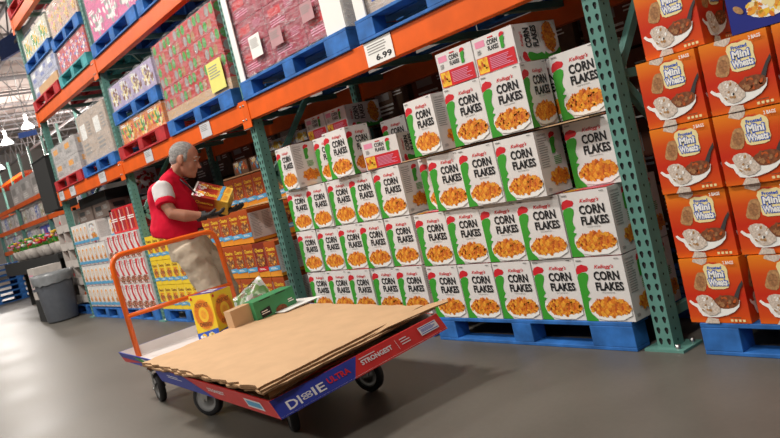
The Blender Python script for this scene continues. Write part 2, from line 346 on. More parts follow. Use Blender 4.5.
def loops_carton(wide=False):
    W, D, H = (0.40 if wide else 0.196), 0.22, 0.285
    mb = MB(); mb.box(0, 0, 0, W, D, H, WHITE); f = faces_of(mb, W, D, H)
    for nm in ('front', 'back', 'left'):
        F = f[nm]; F.oval(0.46, 0.2, 0.3, 0.11, GREY if wide else PURE); F.oval(0.5, 0.38, 0.27, 0.22, FL1 if not wide else PURE, rot=0.3); F.oval(0.52, 0.40, 0.17, 0.15, WHITE)
        F.flakes(0.5, 0.40, 0.35, 0.3, 40 if wide else 12, 0.03, [RED, LBLUE, FL1, GREEN], 2); F.flakes(0.55, 0.66, 0.3, 0.09, 24, 0.07, [FL1, BISC, FL2], 8)
        F.poly([(0, 0.80), (1, 0.77), (1, 0.9), (0, 0.92)], CYAN); F.flakes(0.5, 0.94, 0.45, 0.03, 12, 0.05, [RED, GREY, NAVY], 9)
    F = f['right']; F.lines(0.1, 0.12, 0.9, 0.85, 16, GREY, 0.35)
    return mb.mesh('oat_ring_cereal_carton')
def plain_case(name, W, D, H, base, kind=0, cols=None, seed=1):
    """a shipping case with printed sides"""
    mb = MB(); mb.box(0, 0, 0, W, D, H, base); f = faces_of(mb, W, D, H); cols = cols or [GREY]
    for nm in ('front', 'right', 'left'):
        F = f[nm]
        if kind == 1:      # logo block and text lines
            F.rect(0.12, 0.2, 0.5, 0.5, cols[0]); F.lines(0.12, 0.6, 0.6, 0.85, 3, cols[-1], 0.5, seed); F.lines(0.62, 0.2, 0.9, 0.5, 5, cols[-1], 0.4, seed)
        if kind == 2:      # round motifs in a grid (printed tins)
            n = max(2, int(W / 0.085)) if nm == 'front' else 8; r = max(2, int(H / 0.09))
            for i in range(n):
                for j in range(r):
                    m = cols[(i + 2 * j) % len(cols)]; F.k = (i + j) % 3
                    F.oval((i + 0.5) / n, (j + 0.5) / r, 0.44 / n, 0.44 / r, m, 9)
        if kind == 3:      # scattered product pictures
            F.flakes(0.5, 0.5, 0.44, 0.36, 40, 0.09, cols, seed); F.lines(0.08, 0.08, 0.5, 0.22, 2, PURE, 0.6, seed)
        if kind == 4:      # vertical stripes
            for i in range(5): F.k = 0; F.rect(0.04 + i * 0.19, 0.08, 0.17 + i * 0.19, 0.92, cols[i % len(cols)])
            F.lines(0.1, 0.4, 0.9, 0.56, 2, PURE, 0.5, seed)
    return mb.mesh(name)
ORD = ['first', 'second', 'third', 'fourth', 'fifth', 'sixth', 'seventh', 'eighth', 'ninth', 'tenth']
ROWS = ['bottom row', 'second row up', 'third row up', 'fourth row up', 'fifth row up']
def put(name, me, loc, label, cat, group=None, rz=0.0, rot=None):
    o = bpy.data.objects.new(name, me); COL.objects.link(o); o.location = loc
    o.rotation_euler = rot if rot else (0, 0, rz)
    return tag(o, label, cat, group)
# ------------------------------------------------------------------ setting
def struct(o): o['kind'] = 'structure'; return o
def floor_mat():
    m = bpy.data.materials.new('polished_concrete'); m.use_nodes = True; nt = m.node_tree; b = nt.nodes['Principled BSDF']; L = nt.links.new
    tc = nt.nodes.new('ShaderNodeTexCoord'); n1 = nt.nodes.new('ShaderNodeTexNoise'); n1.inputs['Scale'].default_value = 1.3; n1.inputs['Detail'].default_value = 8
    n2 = nt.nodes.new('ShaderNodeTexNoise'); n2.inputs['Scale'].default_value = 40; n2.inputs['Detail'].default_value = 4
    mx = nt.nodes.new('ShaderNodeMath'); mx.operation = 'MULTIPLY_ADD'; mx.inputs[1].default_value = 0.18
    L(tc.outputs['Object'], n1.inputs['Vector']); L(tc.outputs['Object'], n2.inputs['Vector']); L(n2.outputs['Fac'], mx.inputs[0]); L(n1.outputs['Fac'], mx.inputs[2])
    rp = nt.nodes.new('ShaderNodeValToRGB'); rp.color_ramp.elements[0].position = 0.35; rp.color_ramp.elements[1].position = 0.85
    rp.color_ramp.elements[0].color = (0.088, 0.080, 0.068, 1); rp.color_ramp.elements[1].color = (0.15, 0.137, 0.118, 1)
    L(mx.outputs[0], rp.inputs[0]); L(rp.outputs[0], b.inputs['Base Color'])
    b.inputs['Specular IOR Level'].default_value = 0.3
    mr = nt.nodes.new('ShaderNodeMapRange'); mr.inputs[3].default_value = 0.34; mr.inputs[4].default_value = 0.52; L(n1.outputs['Fac'], mr.inputs[0]); L(mr.outputs[0], b.inputs['Roughness'])
    return m
mb = MB(); mb.box(-60, -14, -0.2, 8, 16, 0, floor_mat()); struct(mb.build('floor'))
CEIL = mat('ceiling_deck', (0.62, 0.55, 0.51), 0.8, vary=0.12, scale=0.4)
mb = MB(); mb.box(-60, -14, 8.6, 8, 16, 8.7, CEIL); struct(mb.build('ceiling'))
WALLM = mat('warehouse_wall', (0.45, 0.43, 0.41), 0.8, vary=0.1, scale=0.5)
mb = MB(); mb.box(-60.2, -14, 0, -60, 16, 8.7, WALLM); struct(mb.build('wall_far'))
mb = MB(); mb.box(-60, 16, 0, 8, 16.2, 8.7, WALLM); struct(mb.build('wall_back'))
TRUSS = mat('truss_grey', (0.33, 0.32, 0.33), 0.6, vary=0.1)
def truss(x0, y0, x1, y1, zt, dp, n):
    mb = MB(); a = Vector((x0, y0, 0)); b = Vector((x1, y1, 0))
    mb.beam((x0, y0, zt), (x1, y1, zt), 0.10, 0.09, TRUSS); mb.beam((x0, y0, zt - dp), (x1, y1, zt - dp), 0.10, 0.08, TRUSS)
    for i in range(n):
        p = a.lerp(b, i / n); q = a.lerp(b, (i + 1) / n); m = a.lerp(b, (i + 0.5) / n)
        mb.beam((p.x, p.y, zt), (m.x, m.y, zt - dp), 0.035, 0.035, TRUSS); mb.beam((m.x, m.y, zt - dp), (q.x, q.y, zt), 0.035, 0.035, TRUSS)
    return mb
for i in range(12): struct(truss(-14 - i * 3.2, -10, -14 - i * 3.2, 15.5, 8.5, 0.75, 26).build('trim_%d' % (i + 1)))
for i in range(3): struct(truss(-58, 2.5 + i * 5, -2, 2.5 + i * 5, 7.6, 1.0, 34).build('trim_%d' % (i + 13)))
# ------------------------------------------------------------------ pallet rack
XA, XB, XC, XD = -0.4028, -3.7102, -6.8902, -9.8072
HB = 0.147; Z1, Z2, Z3 = 1.845, 2.985, 4.305
RD = 1.10       # rack depth
FW = 0.084
def post_mesh(H):
    """C-section post, front web pierced with two rows of teardrop slots, side flange with small holes"""
    mb = MB(); p = 0.0508; n = int(H / p); w = FW
    tear = [(-0.0105, 0.007), (-0.0075, 0.0145), (0.0, 0.0175), (0.0075, 0.0145), (0.0105, 0.007), (0.0058, -0.010), (0.0, -0.0155), (-0.0058, -0.010)]
    outer = lambda x0, x1, z0, z1: [(x0, (z0 + z1) / 2), (x0, z1), ((x0 + x1) / 2, z1), (x1, z1), (x1, (z0 + z1) / 2), (x1, z0), ((x0 + x1) / 2, z0), (x0, z0)]
    def cell(x0, x1, z0, z1, hole, F, m):
        cx, cz = (x0 + x1) / 2, (z0 + z1) / 2; O = outer(x0, x1, z0, z1); I = [(cx + a, cz + b) for a, b in hole]
        for k in range(8):
            q = (k + 1) % 8; mb.face([F(*O[k]), F(*O[q]), F(*I[q]), F(*I[k])], m)
    for i in range(n):
        z0, z1 = i * p, (i + 1) * p
        for s in range(2): cell(s * w / 2, (s + 1) * w / 2, z0, z1, tear, lambda x, z: (x, 0, z), TEAL)
        small = [(a * 0.5, b * 0.38) for a, b in tear]
        cell(0, 0.075, z0, z1, small, lambda y, z: (w, y, z), TEAL)
    z1 = n * p
    mb.face([(0, 0, 0), (0, 0.075, 0), (0, 0.075, z1), (0, 0, z1)], TEAL)
    mb.box(0.003, 0.006, 0, w - 0.004, 0.008, z1, DARK)  # dark sheets stand for the shade inside the hollow post
    mb.box(w - 0.008, 0.004, 0, w - 0.006, 0.074, z1, DARK)
    mb.box(0, 0.0752, 0, 0.02, 0.078, z1, TEAL); mb.box(w - 0.02, 0.0752, 0, w, 0.078, z1, TEAL)
    return mb.mesh('post')
PM = post_mesh(5.3)
def upright(X, label):
    root = empty('rack_upright', (X, 0, 0)); tag(root, label, 'rack frame', 'perforated teal rack frames')
    for y in (0, RD - 0.078):
        o = bpy.data.objects.new('post', PM); COL.objects.link(o); o.parent = root; o.location = (0, y, 0.012)
        mb = MB(); mb.box(-0.05, -0.035, 0, 0.15, 0.12, 0.012, TEAL)
        for bx, by in ((0.11, -0.01), (0.12, 0.09)): mb.lathe([(0.0, 0.03), (0.011, 0.03), (0.011, 0.012)], (bx, by, 0), STEEL, 8)
        fp = mb.build('base_plate', root); fp.location = (0, y, 0)
    zs = [0.15, 1.25, 2.35, 3.45, 4.55]
    for i, z in enumerate(zs):
        mb = MB(); mb.beam((0.04, 0.08, z), (0.04, RD - 0.08, z), 0.035, 0.04, TEAL); mb.build('cross_brace', root)
        if i < 4:
            mb = MB(); a, b = ((0.08, RD - 0.08) if i % 2 else (RD - 0.08, 0.08)); mb.beam((0.04, b, zs[i + 1]), (0.04, a, z), 0.035, 0.04, TEAL); mb.build('diagonal_brace', root)
    return root
upright(XA, 'teal perforated rack frame between corn flakes and orange cereal boxes')
upright(XB, 'teal perforated rack frame left of the nearest corn flakes stacks')
upright(XC, 'teal perforated rack frame rising directly behind the man in the red vest')
upright(XD, 'farthest teal rack frame at the left end, beside the grey bin')
upright(XA + 3.3, 'teal rack frame beyond the right edge of the picture')
def beam(x0, x1, z, y, label, group):
    root = empty('rack_beam', (x0, y, z - HB)); tag(root, label, 'rack beam', group); L = x1 - x0
    mb = MB(); mb.box(0, 0, 0, L, 0.055, HB, ORANGE); mb.box(0, 0.055, 0, L, 0.075, HB - 0.04, ORANGE); mb.build('beam_channel', root, bevel=0.004)
    for s, xx in ((-1, 0), (1, L)):
        mb = MB(); a, b = (xx - 0.065, xx + 0.03) if s < 0 else (xx - 0.03, xx + 0.065 * 0.3)
        mb.box(a, -0.006, -0.055, b, 0.0, HB + 0.01, ORANGE)
        for q in range(2): mb.lathe([(0.0, -0.011), (0.009, -0.011), (0.009, -0.005)], (a + 0.03, 0, 0.01 + q * 0.11), STEEL, 8, axis='y')
        mb.build('end_bracket', root)
    return root
BAYS = [(XD, XC, 'left bay'), (XC, XB, 'middle bay'), (XB, XA, 'right bay'), (XA, XA + 3.3, 'bay beyond the orange boxes')]
for bi, (a, b, nm) in enumerate(BAYS):
    for li, (z, lv) in enumerate(((Z1, 'first'), (Z2, 'second'), (Z3, 'top'))):
        if bi == 3 and li: continue
        beam(a + FW, b, z, -0.03, 'orange front beam of the %s level over the %s' % (lv, nm), 'orange rack beams')
        beam(a + FW, b, z, RD - 0.03, 'orange rear beam of the %s level over the %s' % (lv, nm), 'rear rack beams')
        for k in range(5):
            x = a + FW + (b - a - FW) * (k + 0.5) / 5
            mb = MB(); mb.box(-0.03, 0.05, z - 0.045, 0.03, RD - 0.03, z - 0.002, TEAL)
            o = mb.build('support_bar'); o.location = (x, 0, 0)
            tag(o, 'dark crossbar under the pallets, %s level of the %s' % (lv, nm), 'crossbar', 'crossbars of the %s level, %s' % (lv, nm))
# ------------------------------------------------------------------ pallets
def pallet(m, W=1.42, D=1.1, H=0.14):
    root = empty('pallet')
    for i in range(7):
        w = 0.13; y = i * (D - w) / 6; mb = MB(); mb.box(0, y, H - 0.02, W, y + w, H, m); mb.build('deck_board', root, bevel=0.003)
    for y in (0, D / 2 - 0.05, D - 0.1):
        mb = MB(); mb.box(0, y, 0, W, y + 0.10, 0.018, m); mb.build('bottom_board', root, bevel=0.003)
        for x, w in ((0, 0.17), (W / 2 - 0.07, 0.14), (W - 0.25, 0.25)):
            mb = MB(); mb.box(x, y, 0.018, x + w, y + 0.10, H - 0.02, m); mb.build('block', root, bevel=0.003)
    return reg(root)
PB = pallet(BLUE); PR = pallet(PRED); PT = pallet(PTEAL)
_pu = {}
def put_pallet(proto, loc, label, sx=1.0, group=None):
    o = proto if proto.name not in _pu else copy_tree(proto); _pu[proto.name] = 1
    o.location = loc; o.scale = (sx, 1, 1); tag(o, label, 'pallet', group); return o
put_pallet(PB, (-1.90, -0.05, 0), 'blue wooden pallet on the floor under the right corn flakes stack')
put_pallet(PB, (-3.42, -0.01, 0), 'blue wooden pallet on the floor under the left corn flakes stack')
put_pallet(PB, (-0.15, -0.03, 0), 'blue wooden pallet with scuffed corner under the orange cereal boxes')
put_pallet(PB, (-5.28, 0.0, 0), 'blue pallet under the brown cereal cartons behind the cart')
put_pallet(PB, (-6.79, 0.0, 0), 'blue pallet under the yellow cereal cartons')
put_pallet(PB, (-8.27, 0.0, 0), 'blue pallet under the white cartons with red swooshes', 0.92)
put_pallet(PB, (-9.71, 0.0, 0), 'blue pallet under the white cartons with a blue band', 0.97)
# ------------------------------------------------------------------ corn flakes stacks
CF = corn_carton(); CFL = corn_carton(True); rn = random.Random(3)
CW, CH = 0.2858, 0.3188
def corn(x, y, z, label, group, rz=0.0, flip=False, rot=None):
    if flip: x, y, rz = x + 0.28 * math.cos(rz), y + 0.185, rz + math.pi
    return put('corn_flakes_carton', CFL if rot else CF, (x, y, z), label, 'cereal box', group, rz, rot)
def corn_grid(x0, y0, z0, rows, cols, nm, skip=()):
    for j in range(rows):
        for i in range(cols):
            if (i, j) in skip: continue
            corn(x0 + i * CW + rn.uniform(0, 0.004), y0 + rn.uniform(-0.006, 0.006), z0 + j * CH, 'corn flakes carton, %s from left, %s, %s stack' % (ORD[i], ROWS[j], nm), 'corn flakes cartons in the front of the %s stack' % nm, rn.uniform(-0.012, 0.012))
corn_grid(-1.885, -0.044, 0.142, 2, 5, 'right')
for i, (x, y, w) in enumerate([(-1.885, 0.09, 0), (-1.62, -0.06, 0), (-1.34, -0.075, 0), (-1.05, -0.08, 0), (-0.70, 0.045, 0)]):
    corn(x + 0.0, y, 0.142 + 2 * CH, 'corn flakes carton, %s from left, third row up, right stack' % ORD[i], 'corn flakes cartons in the front of the right stack', -0.01 * i)
Z4 = 0.142 + 3 * CH + 0.012
mb = MB(); mb.box(0, 0, 0, 1.40, 0.9, 0.006, CARD); o = mb.build('slip_sheet'); o.location = (-1.86, -0.05, 0.142 + 3 * CH); tag(o, 'thin brown cardboard sheet between the third and fourth rows of the right stack', 'cardboard sheet')
corn(-1.69, -0.075, Z4, 'white corn flakes carton at the left end of the upper row, right stack, turned slightly', 'corn flakes cartons in the front of the right stack', -0.10)
corn(-1.325, -0.085, Z4, 'white corn flakes carton in the upper row, right stack, under the left flat-lying carton', 'corn flakes cartons in the front of the right stack')
corn(-1.035, -0.09, Z4, 'white corn flakes carton in the upper row, right stack, under the right flat-lying carton', 'corn flakes cartons in the front of the right stack', 0, True)
corn(-0.995, 0.13, Z4, 'shaded corn flakes carton set back in the upper row, right stack', 'corn flakes cartons in the front of the right stack')
corn(-0.70, 0.06, Z4, 'white corn flakes carton in the upper row beside the near teal post', 'corn flakes cartons in the front of the right stack', 0.0, True)
LR = (math.pi / 2, 0, 0)
corn(-1.345, -0.07 + CH, Z4 + CH - 0.002, 'corn flakes carton lying flat on top of the right stack, left one', 'corn flakes cartons lying flat on top', rot=LR)
corn(-1.055, -0.07 + CH, Z4 + CH - 0.002, 'corn flakes carton lying flat on top of the right stack, right one', 'corn flakes cartons lying flat on top', rot=LR)
corn_grid(-3.403, 0.0, 0.142, 3, 5, 'left')
Z4L = 0.142 + 3 * CH
corn(-3.36, -0.03, Z4L, 'white corn flakes carton at the left end of the upper row, left stack', 'corn flakes cartons in the front of the left stack', -0.10)
corn(-3.05, 0.12, Z4L, 'white corn flakes carton set back second in the upper row, left stack', 'corn flakes cartons in the front of the left stack')
corn(-2.66, -0.04, Z4L, 'white corn flakes carton third in the upper row of the left stack, tallest there', 'corn flakes cartons in the front of the left stack', 0, True)
corn(-2.26 - CH * math.sin(0.3), -0.03 + CH * math.cos(0.3), Z4L, 'corn flakes carton lying flat, its printed end facing out, right end of the left stack', 'corn flakes cartons lying flat on top', rot=(math.pi / 2, 0, 0.3))
corn(-2.60, 0.42, Z4L, 'shaded corn flakes carton standing behind the flat-lying one, left stack', 'corn flakes cartons in the front of the left stack')
for i in range(2):
    corn(-3.42 + i * 0.29, 0.315, Z4L, 'shaded corn flakes carton at the back, %s under the flat-lying pair of the left stack' % ('left' if i == 0 else 'right'), 'corn flakes cartons in the second row back')
    corn(-3.42 + i * 0.29, 0.32 + CH, Z4L + CH, 'corn flakes carton lying flat, far back on the left stack, %s of the pair' % ('left' if i == 0 else 'right'), 'corn flakes cartons lying flat on top', rot=LR)
# the second layer in depth (seen between and over the front ones)
for (x0, y0, nm) in ((-1.885, 0.15, 'right'), (-3.403, 0.20, 'left')):
    for j in range(3):
        for i in range(5):
            if nm == 'right' and (i, j) == (0, 2) or nm == 'right' and i == 4 and j == 2: continue
            corn(x0 + i * CW, y0 + (0.13 if (nm == 'right' and j == 2) else 0), 0.142 + j * CH, 'corn flakes carton behind the front row of the %s stack' % nm, 'hidden second row of the %s stack' % nm)
# ------------------------------------------------------------------ orange cereal cartons
MWM = wheats_carton(); MWd, MHt = 0.2763, 0.2814
for j in range(4):
    for i in range(3):
        x = -0.1888 + i * (MWd + 0.012) + (0.0 if j != 1 else -0.004); y = -0.025 + [0, 0.01, -0.005, 0.0][j]
        if j == 0: x += 0.018 * (i > 0)
        put('frosted_wheat_carton', MWM, (x, y, 0.142 + j * MHt), 'orange frosted wheat cereal carton, %s from the teal post in the %s' % (ORD[i], ROWS[j]), 'cereal box', 'orange frosted wheat cartons', rn.uniform(-0.012, 0.012))
put('frosted_wheat_carton', MWM, (-0.15, 0.0, 0.142 + 4 * MHt), 'orange frosted wheat cereal carton alone on the fifth row beside the teal post', 'cereal box', 'orange frosted wheat cartons', -0.03)
put('frosted_wheat_carton', MWM, (0.10, 0.24, 0.142 + 4 * MHt), 'shaded orange cereal carton set back on the fifth row, left of the navy carton', 'cereal box', 'orange frosted wheat cartons')
for j in range(4):
    for i in range(3):
        put('frosted_wheat_carton', MWM, (-0.1888 + i * (MWd + 0.012), 0.20, 0.142 + j * MHt), 'orange cereal carton behind the front row beside the near teal post', 'cereal box', 'hidden second row of orange cartons')
put('almond_cereal_carton', oats_carton(), (0.235, -0.01, 0.142 + 4 * MHt), 'navy and yellow almond cereal carton at the top right corner', 'cereal box', rz=0.03)
# ------------------------------------------------------------------ middle bay
RB = rings_carton(CHB, CYAN); RR = rings_carton(CHR, RED); RY = rings_carton(YBOX, CYAN, 0.196, 0.22, 0.272, BRWN, FL3)
def rowput(name, me, x, y, z, lab, cat, grp, rz=0.0): return put(name, me, (x, y, z), lab, cat, grp, rz)
for j in range(3):
    for i in range(7):
        if j == 2 and i > 4: continue
        x = -5.21 + i * 0.203; lab = 'amber ring cereal carton, %s from the left in the %s behind the cart' % (ORD[i], ROWS[j]); me = RB
        if j == 1 and i == 5: me = RR; lab = 'dark red ring cereal carton with a yellow base in the second row behind the cart'
        y = 0.0 if (j < 2) else 0.03
        rowput('ring_cereal_carton', me, x, y, 0.142 + j * 0.298, lab, 'cereal box', 'amber ring cereal cartons', rn.uniform(-0.02, 0.02))
for i in range(7): rowput('ring_cereal_carton', RB, -5.21 + i * 0.203, 0.36, 0.142 + 2 * 0.298, 'amber ring cereal carton set back in the third row, %s from the left' % ORD[i], 'cereal box', 'set-back amber ring cereal cartons')
for j in range(2):
    for i in range(7): rowput('ring_cereal_carton', RB, -5.21 + i * 0.203, 0.36, 0.142 + j * 0.298, 'amber ring cereal carton behind the front row, under the set-back third row', 'cereal box', 'hidden amber ring cereal cartons')
for i in range(7): rowput('ring_cereal_carton', RB, -5.21 + i * 0.203, 0.36, 0.142 + 3 * 0.298, 'shaded amber ring cereal carton on the top row beside the man, %s from the left' % ORD[i], 'cereal box', 'set-back amber ring cereal cartons')
mb = MB(); mb.face([(0, 0, 0), (0.62, 0, 0), (0.62, 0.30, 0.02), (0.0, 0.30, 0.0)], CARD); mb.box(0, 0.0, -0.005, 0.62, 0.3, -0.001, CARD)
o = mb.build('cardboard_sheet'); o.location = (-4.15, 0.02, 1.05); o.rotation_euler = (0, 0, 0.05); tag(o, 'torn brown cardboard sheet sticking out over the amber cartons beside the teal post', 'cardboard sheet')
mb = MB(); mb.box(0, 0, 0, 1.38, 0.7, 0.012, CARD); o = mb.build('cardboard_sheet'); o.location = (-5.2, 0.36, 1.335); tag(o, 'flat brown cardboard sheet on top of the shaded cartons beside the man', 'cardboard sheet')
BROWNC = mat('case_brown', (0.20, 0.10, 0.055), 0.6, vary=0.15)
c1 = plain_case('snack_case', 0.30, 0.3, 0.13, BROWNC, 3, [BRWN, FL3, CYAN, CREAM], 4)
for i in range(2): put('snack_case', c1, (-5.0 + i * 0.36, 0.40, 1.348), 'dark brown snack case on the cardboard sheet, %s one' % ('left' if i == 0 else 'right'), 'case', 'snack cases on the cardboard sheet')
c2 = plain_case('yellow_snack_case', 0.22, 0.25, 0.10, WHITE, 3, [YEL, CREAM, YEL], 9)
for i in range(5): put('yellow_snack_case', c2, (-5.1 + i * 0.235, 0.78, 1.50), 'pale yellow packaged goods in the dim back of the middle bay, %s from the left' % ORD[i], 'case', 'pale goods in the back of the middle bay')
mb = MB(); mb.box(0, 0, 0, 1.38, 0.3, 0.15, BROWNC); o = mb.build('brown_case'); o.location = (-5.2, 0.74, 1.348); tag(o, 'long brown case behind the snack cases in the middle bay', 'case')
for j in range(3):
    for i in range(7):
        rowput('yellow_cereal_carton', RY, -6.79 + i * 0.201, 0.0, 0.142 + j * 0.277, 'yellow ring cereal carton, %s from the left in the %s behind the man' % (ORD[i], ROWS[j]), 'cereal box', 'yellow ring cereal cartons', rn.uniform(-0.02, 0.02))
SP = special_carton(); LP = loops_carton(); LW = loops_carton(True)
for i in range(5): rowput('red_swoosh_carton', SP, -6.78 + i * 0.26, 0.25, 0.142 + 3 * 0.277, 'white and red cereal carton above the yellow ones, %s from the left' % ORD[i], 'cereal box', 'white and red cartons above the yellow ones')
# ------------------------------------------------------------------ left bay
for j in range(3):
    for i in range(6):
        rowput('red_swoosh_carton', SP, -8.24 + i * 0.212, 0.0, 0.142 + j * 0.312, 'white cereal carton with a red swoosh, %s from the left in the %s' % (ORD[i], ROWS[j]), 'cereal box', 'white cartons with red swooshes', rn.uniform(-0.015, 0.015))
for j in range(4):
    for i in range(7):
        if j == 3 and i > 3: continue
        rowput('oat_ring_carton', LP, -9.70 + i * 0.200, 0.0, 0.16 + j * 0.292, 'white ring cereal carton with a blue band, %s from the left in the %s' % (ORD[i], ROWS[j]), 'cereal box', 'white cartons with a blue band', rn.uniform(-0.015, 0.015))
rowput('oat_ring_carton', LW, -8.87, 0.0, 0.16 + 3 * 0.292, 'wide white ring cereal carton with colourful print on the top row', 'cereal box', None)
rowput('oat_ring_carton', LP, -8.42, 0.15, 0.16 + 3 * 0.292, 'single white carton with a blue band right of the wide colourful one', 'cereal box', None)
c3 = plain_case('brown_case', 0.72, 0.4, 0.19, mat('case_dark', (0.12, 0.085, 0.07), 0.7, vary=0.1), 1, [DARK, GREY], 3)
for i in range(2): put('brown_case', c3, (-9.62 + i * 0.80, 0.12, 0.16 + 4 * 0.292), 'long dark brown case on top of the blue-banded cartons, %s one' % ('left' if i == 0 else 'right'), 'case', 'dark cases on the blue-banded cartons')
MAR_ = mat('case_red_shaded', (0.30, 0.012, 0.02), 0.5, vary=0.1); FESTR_ = mat('case_white_shaded', (0.60, 0.45, 0.40), 0.5, vary=0.1)  # red and white of the top cases, darkened to stand for shade
c4 = plain_case('red_white_case', 0.30, 0.3, 0.31, RED, 4, [MAR_, FESTR_, MAR_, MAR_, FL3], 2)
for i in range(4): put('red_white_case', c4, (-8.2 + i * 0.32, 0.12, 0.142 + 3 * 0.312), 'red and white case on top of the red-swoosh cartons, %s from the left' % ORD[i], 'case', 'red and white cases on the red-swoosh cartons')
c5 = plain_case('picture_case', 0.32, 0.3, 0.30, WHITE, 3, [BRWN, RED, BISC], 5)
put('picture_case', c5, (-8.25, 0.45, 1.50), 'white case with brown picture under the beam in the left bay', 'case')
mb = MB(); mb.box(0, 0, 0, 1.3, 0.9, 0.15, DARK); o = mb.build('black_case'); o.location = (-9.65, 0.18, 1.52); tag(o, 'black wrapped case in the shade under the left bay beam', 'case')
# ------------------------------------------------------------------ loads on the beams
def load(name, cat, x0, z0, w, h, nx, nz, base, kind, cols, desc, grp, D=1.0, nd=1, y0=0.0, seed=1):
    cw, ch = w / nx, h / nz; me = plain_case(name, cw - 0.006, D / nd - 0.006, ch - 0.004, base, kind, cols, seed)
    for k in range(nd):
        for j in range(nz):
            for i in range(nx):
                back = '' if k == 0 else ' towards the rear'
                put(name, me, (x0 + i * cw, y0 + k * D / nd, z0 + j * ch), '%s, %s from the left in %s%s' % (desc, ORD[i], 'the ' + ROWS[j] if nz > 1 else 'its row', back), cat, grp)
def film(x0, z0, w, h, label, D=1.0, y0=0.0):
    mb = MB(); e = 0.012; n = 14; rr = random.Random(int(abs(x0) * 100))
    x1, y1, z1 = x0 + w, y0 + D, z0 + h
    ring = [(x0 - e, y0 - e), (x1 + e, y0 - e), (x1 + e, y1 + e), (x0 - e, y1 + e)]
    for s in range(4):
        a = ring[s]; b = ring[(s + 1) % 4]; m = 10; g = []
        for i in range(m + 1):
            col = []
            for j in range(n + 1):
                d = rr.uniform(-0.007, 0.006) if 0 < i < m else 0; nx, ny = (b[1] - a[1]), -(b[0] - a[0]); l = math.hypot(nx, ny)
                col.append(mb.bm.verts.new((a[0] + (b[0] - a[0]) * i / m + nx / l * d, a[1] + (b[1] - a[1]) * i / m + ny / l * d, z0 + (z1 - z0) * j / n + (rr.uniform(-0.02, 0.02) if j == n else 0))))
            g.append(col)
        for i in range(m):
            for j in range(n):
                f = mb.bm.faces.new((g[i][j], g[i + 1][j], g[i + 1][j + 1], g[i][j + 1])); f.material_index = mb.mi(FILM); f.smooth = True
    o = mb.build('shrink_wrap'); tag(o, label, 'plastic wrap'); return o
ZP1 = Z1 + 0.145; ZP2 = Z2 + 0.145
# left bay, first level
put_pallet(PR, (-9.72, -0.05, Z1), 'red pallet on the beam, far left, under the grey wrapped load', 0.99)
SILV = mat('case_silver', (0.50, 0.47, 0.46), 0.4, vary=0.15); PURP = mat('case_purple', (0.07, 0.03, 0.22), 0.45, vary=0.2)
load('silver_case', 'case', -9.62, ZP1, 1.24, 0.45, 2, 2, SILV, 1, [FL1, GREY], 'silver grey case on the far left red pallet', 'silver cases under wrap', 0.30)
load('purple_case', 'case', -9.62, ZP1, 1.24, 0.45, 1, 3, PURP, 1, [NAVY, GREY], 'purple case behind the silver ones', 'purple cases on the red pallet', 0.68, 1, 0.31)
film(-9.62, ZP1, 1.24, 0.46, 'clear plastic wrap around the silver and purple cases, far left')
put_pallet(PB, (-8.22, -0.05, Z1), 'blue pallet on the beam under the tall tan wrapped load', 0.93)
TAN = mat('case_tan', (0.50, 0.40, 0.33), 0.55, vary=0.18)
load('tan_case', 'case', -8.12, ZP1, 1.16, 0.60, 2, 1, TAN, 1, [PURE, GREY], 'tall tan case left of the second frame', 'tan cases under wrap')
film(-8.12, ZP1, 1.16, 0.62, 'cloudy plastic wrap around the tall tan cases')
# middle bay, first level
put_pallet(PR, (-6.72, -0.05, Z1), 'red pallet on the beam above the man, under the orange food cases')
load('food_case', 'case', -6.62, ZP1, 1.29, 0.23, 3, 1, FL2, 3, [GREEN, YEL, RED, CREAM], 'orange and green food case on the red pallet above the man', 'orange food cases')
put_pallet(PB, (-6.70, -0.02, ZP1 + 0.235), 'blue pallet stacked on the orange food cases above the man', 0.97)
LILAC = mat('case_lilac', (0.44, 0.36, 0.56), 0.5, vary=0.15)
load('lilac_case', 'case', -6.66, ZP1 + 0.385, 1.36, 0.26, 4, 1, LILAC, 3, [CREAM, BRWN, PURE], 'lilac tray case with brown print over the man', 'lilac tray cases')
film(-6.66, ZP1 + 0.37, 1.37, 0.28, 'thin clear wrap around the lilac tray cases'); film(-6.62, ZP1, 1.30, 0.23, 'thin clear wrap around the orange food cases')
put_pallet(PB, (-5.20, -0.05, Z1), 'blue pallet on the beam under the red and green printed load')
FESTR = mat('festive_red', (0.52, 0.03, 0.03), 0.5, vary=0.1)
mb = MB(); mb.box(0, 0, 0, 1.42, 1.0, 0.09, CARD); o = mb.build('cardboard_tray'); o.location = (-5.22, -0.01, ZP1); tag(o, 'shallow brown cardboard tray under the red and green cases', 'cardboard tray')
load('festive_case', 'case', -5.21, ZP1 + 0.092, 1.40, 0.62, 4, 3, FESTR, 2, [GREEN, FESTR, GREY, GREEN, BISC, FESTR, RED], 'red and green printed case on the blue pallet', 'red and green printed cases')
film(-5.21, ZP1, 1.41, 0.715, 'clear wrap around the red and green printed cases')
YN = mat('yellow_paper', (0.78, 0.74, 0.20), 0.7, vary=0.03)
def note(x, z, w, h, m, label, y=-0.03, lines=5, big=None):
    mb = MB(); mb.box(0, 0, 0, w, 0.002, h, m); F = Face(mb, (0, 0, h), (w, 0, 0), (0, 0, -h)); F.lines(0.1, 0.15, 0.85, 0.6, lines, GREY, 0.4, int(abs(x * 10)))
    if big: F.text(big, 0.35, 0.62, 0.93, 0.88, BLACK, 0.03)
    o = mb.build('price_sign' if m is not YN else 'paper_note'); o.location = (x, y, z); tag(o, label, 'sign'); return o
note(-4.14, 2.02, 0.28, 0.24, YN, 'yellow paper note stuck on the red and green load')
note(-1.975, Z1 - 0.145, 0.27, 0.14, PURE, 'white price sign reading 6.99 on the orange beam', -0.036, 4, '6.99')
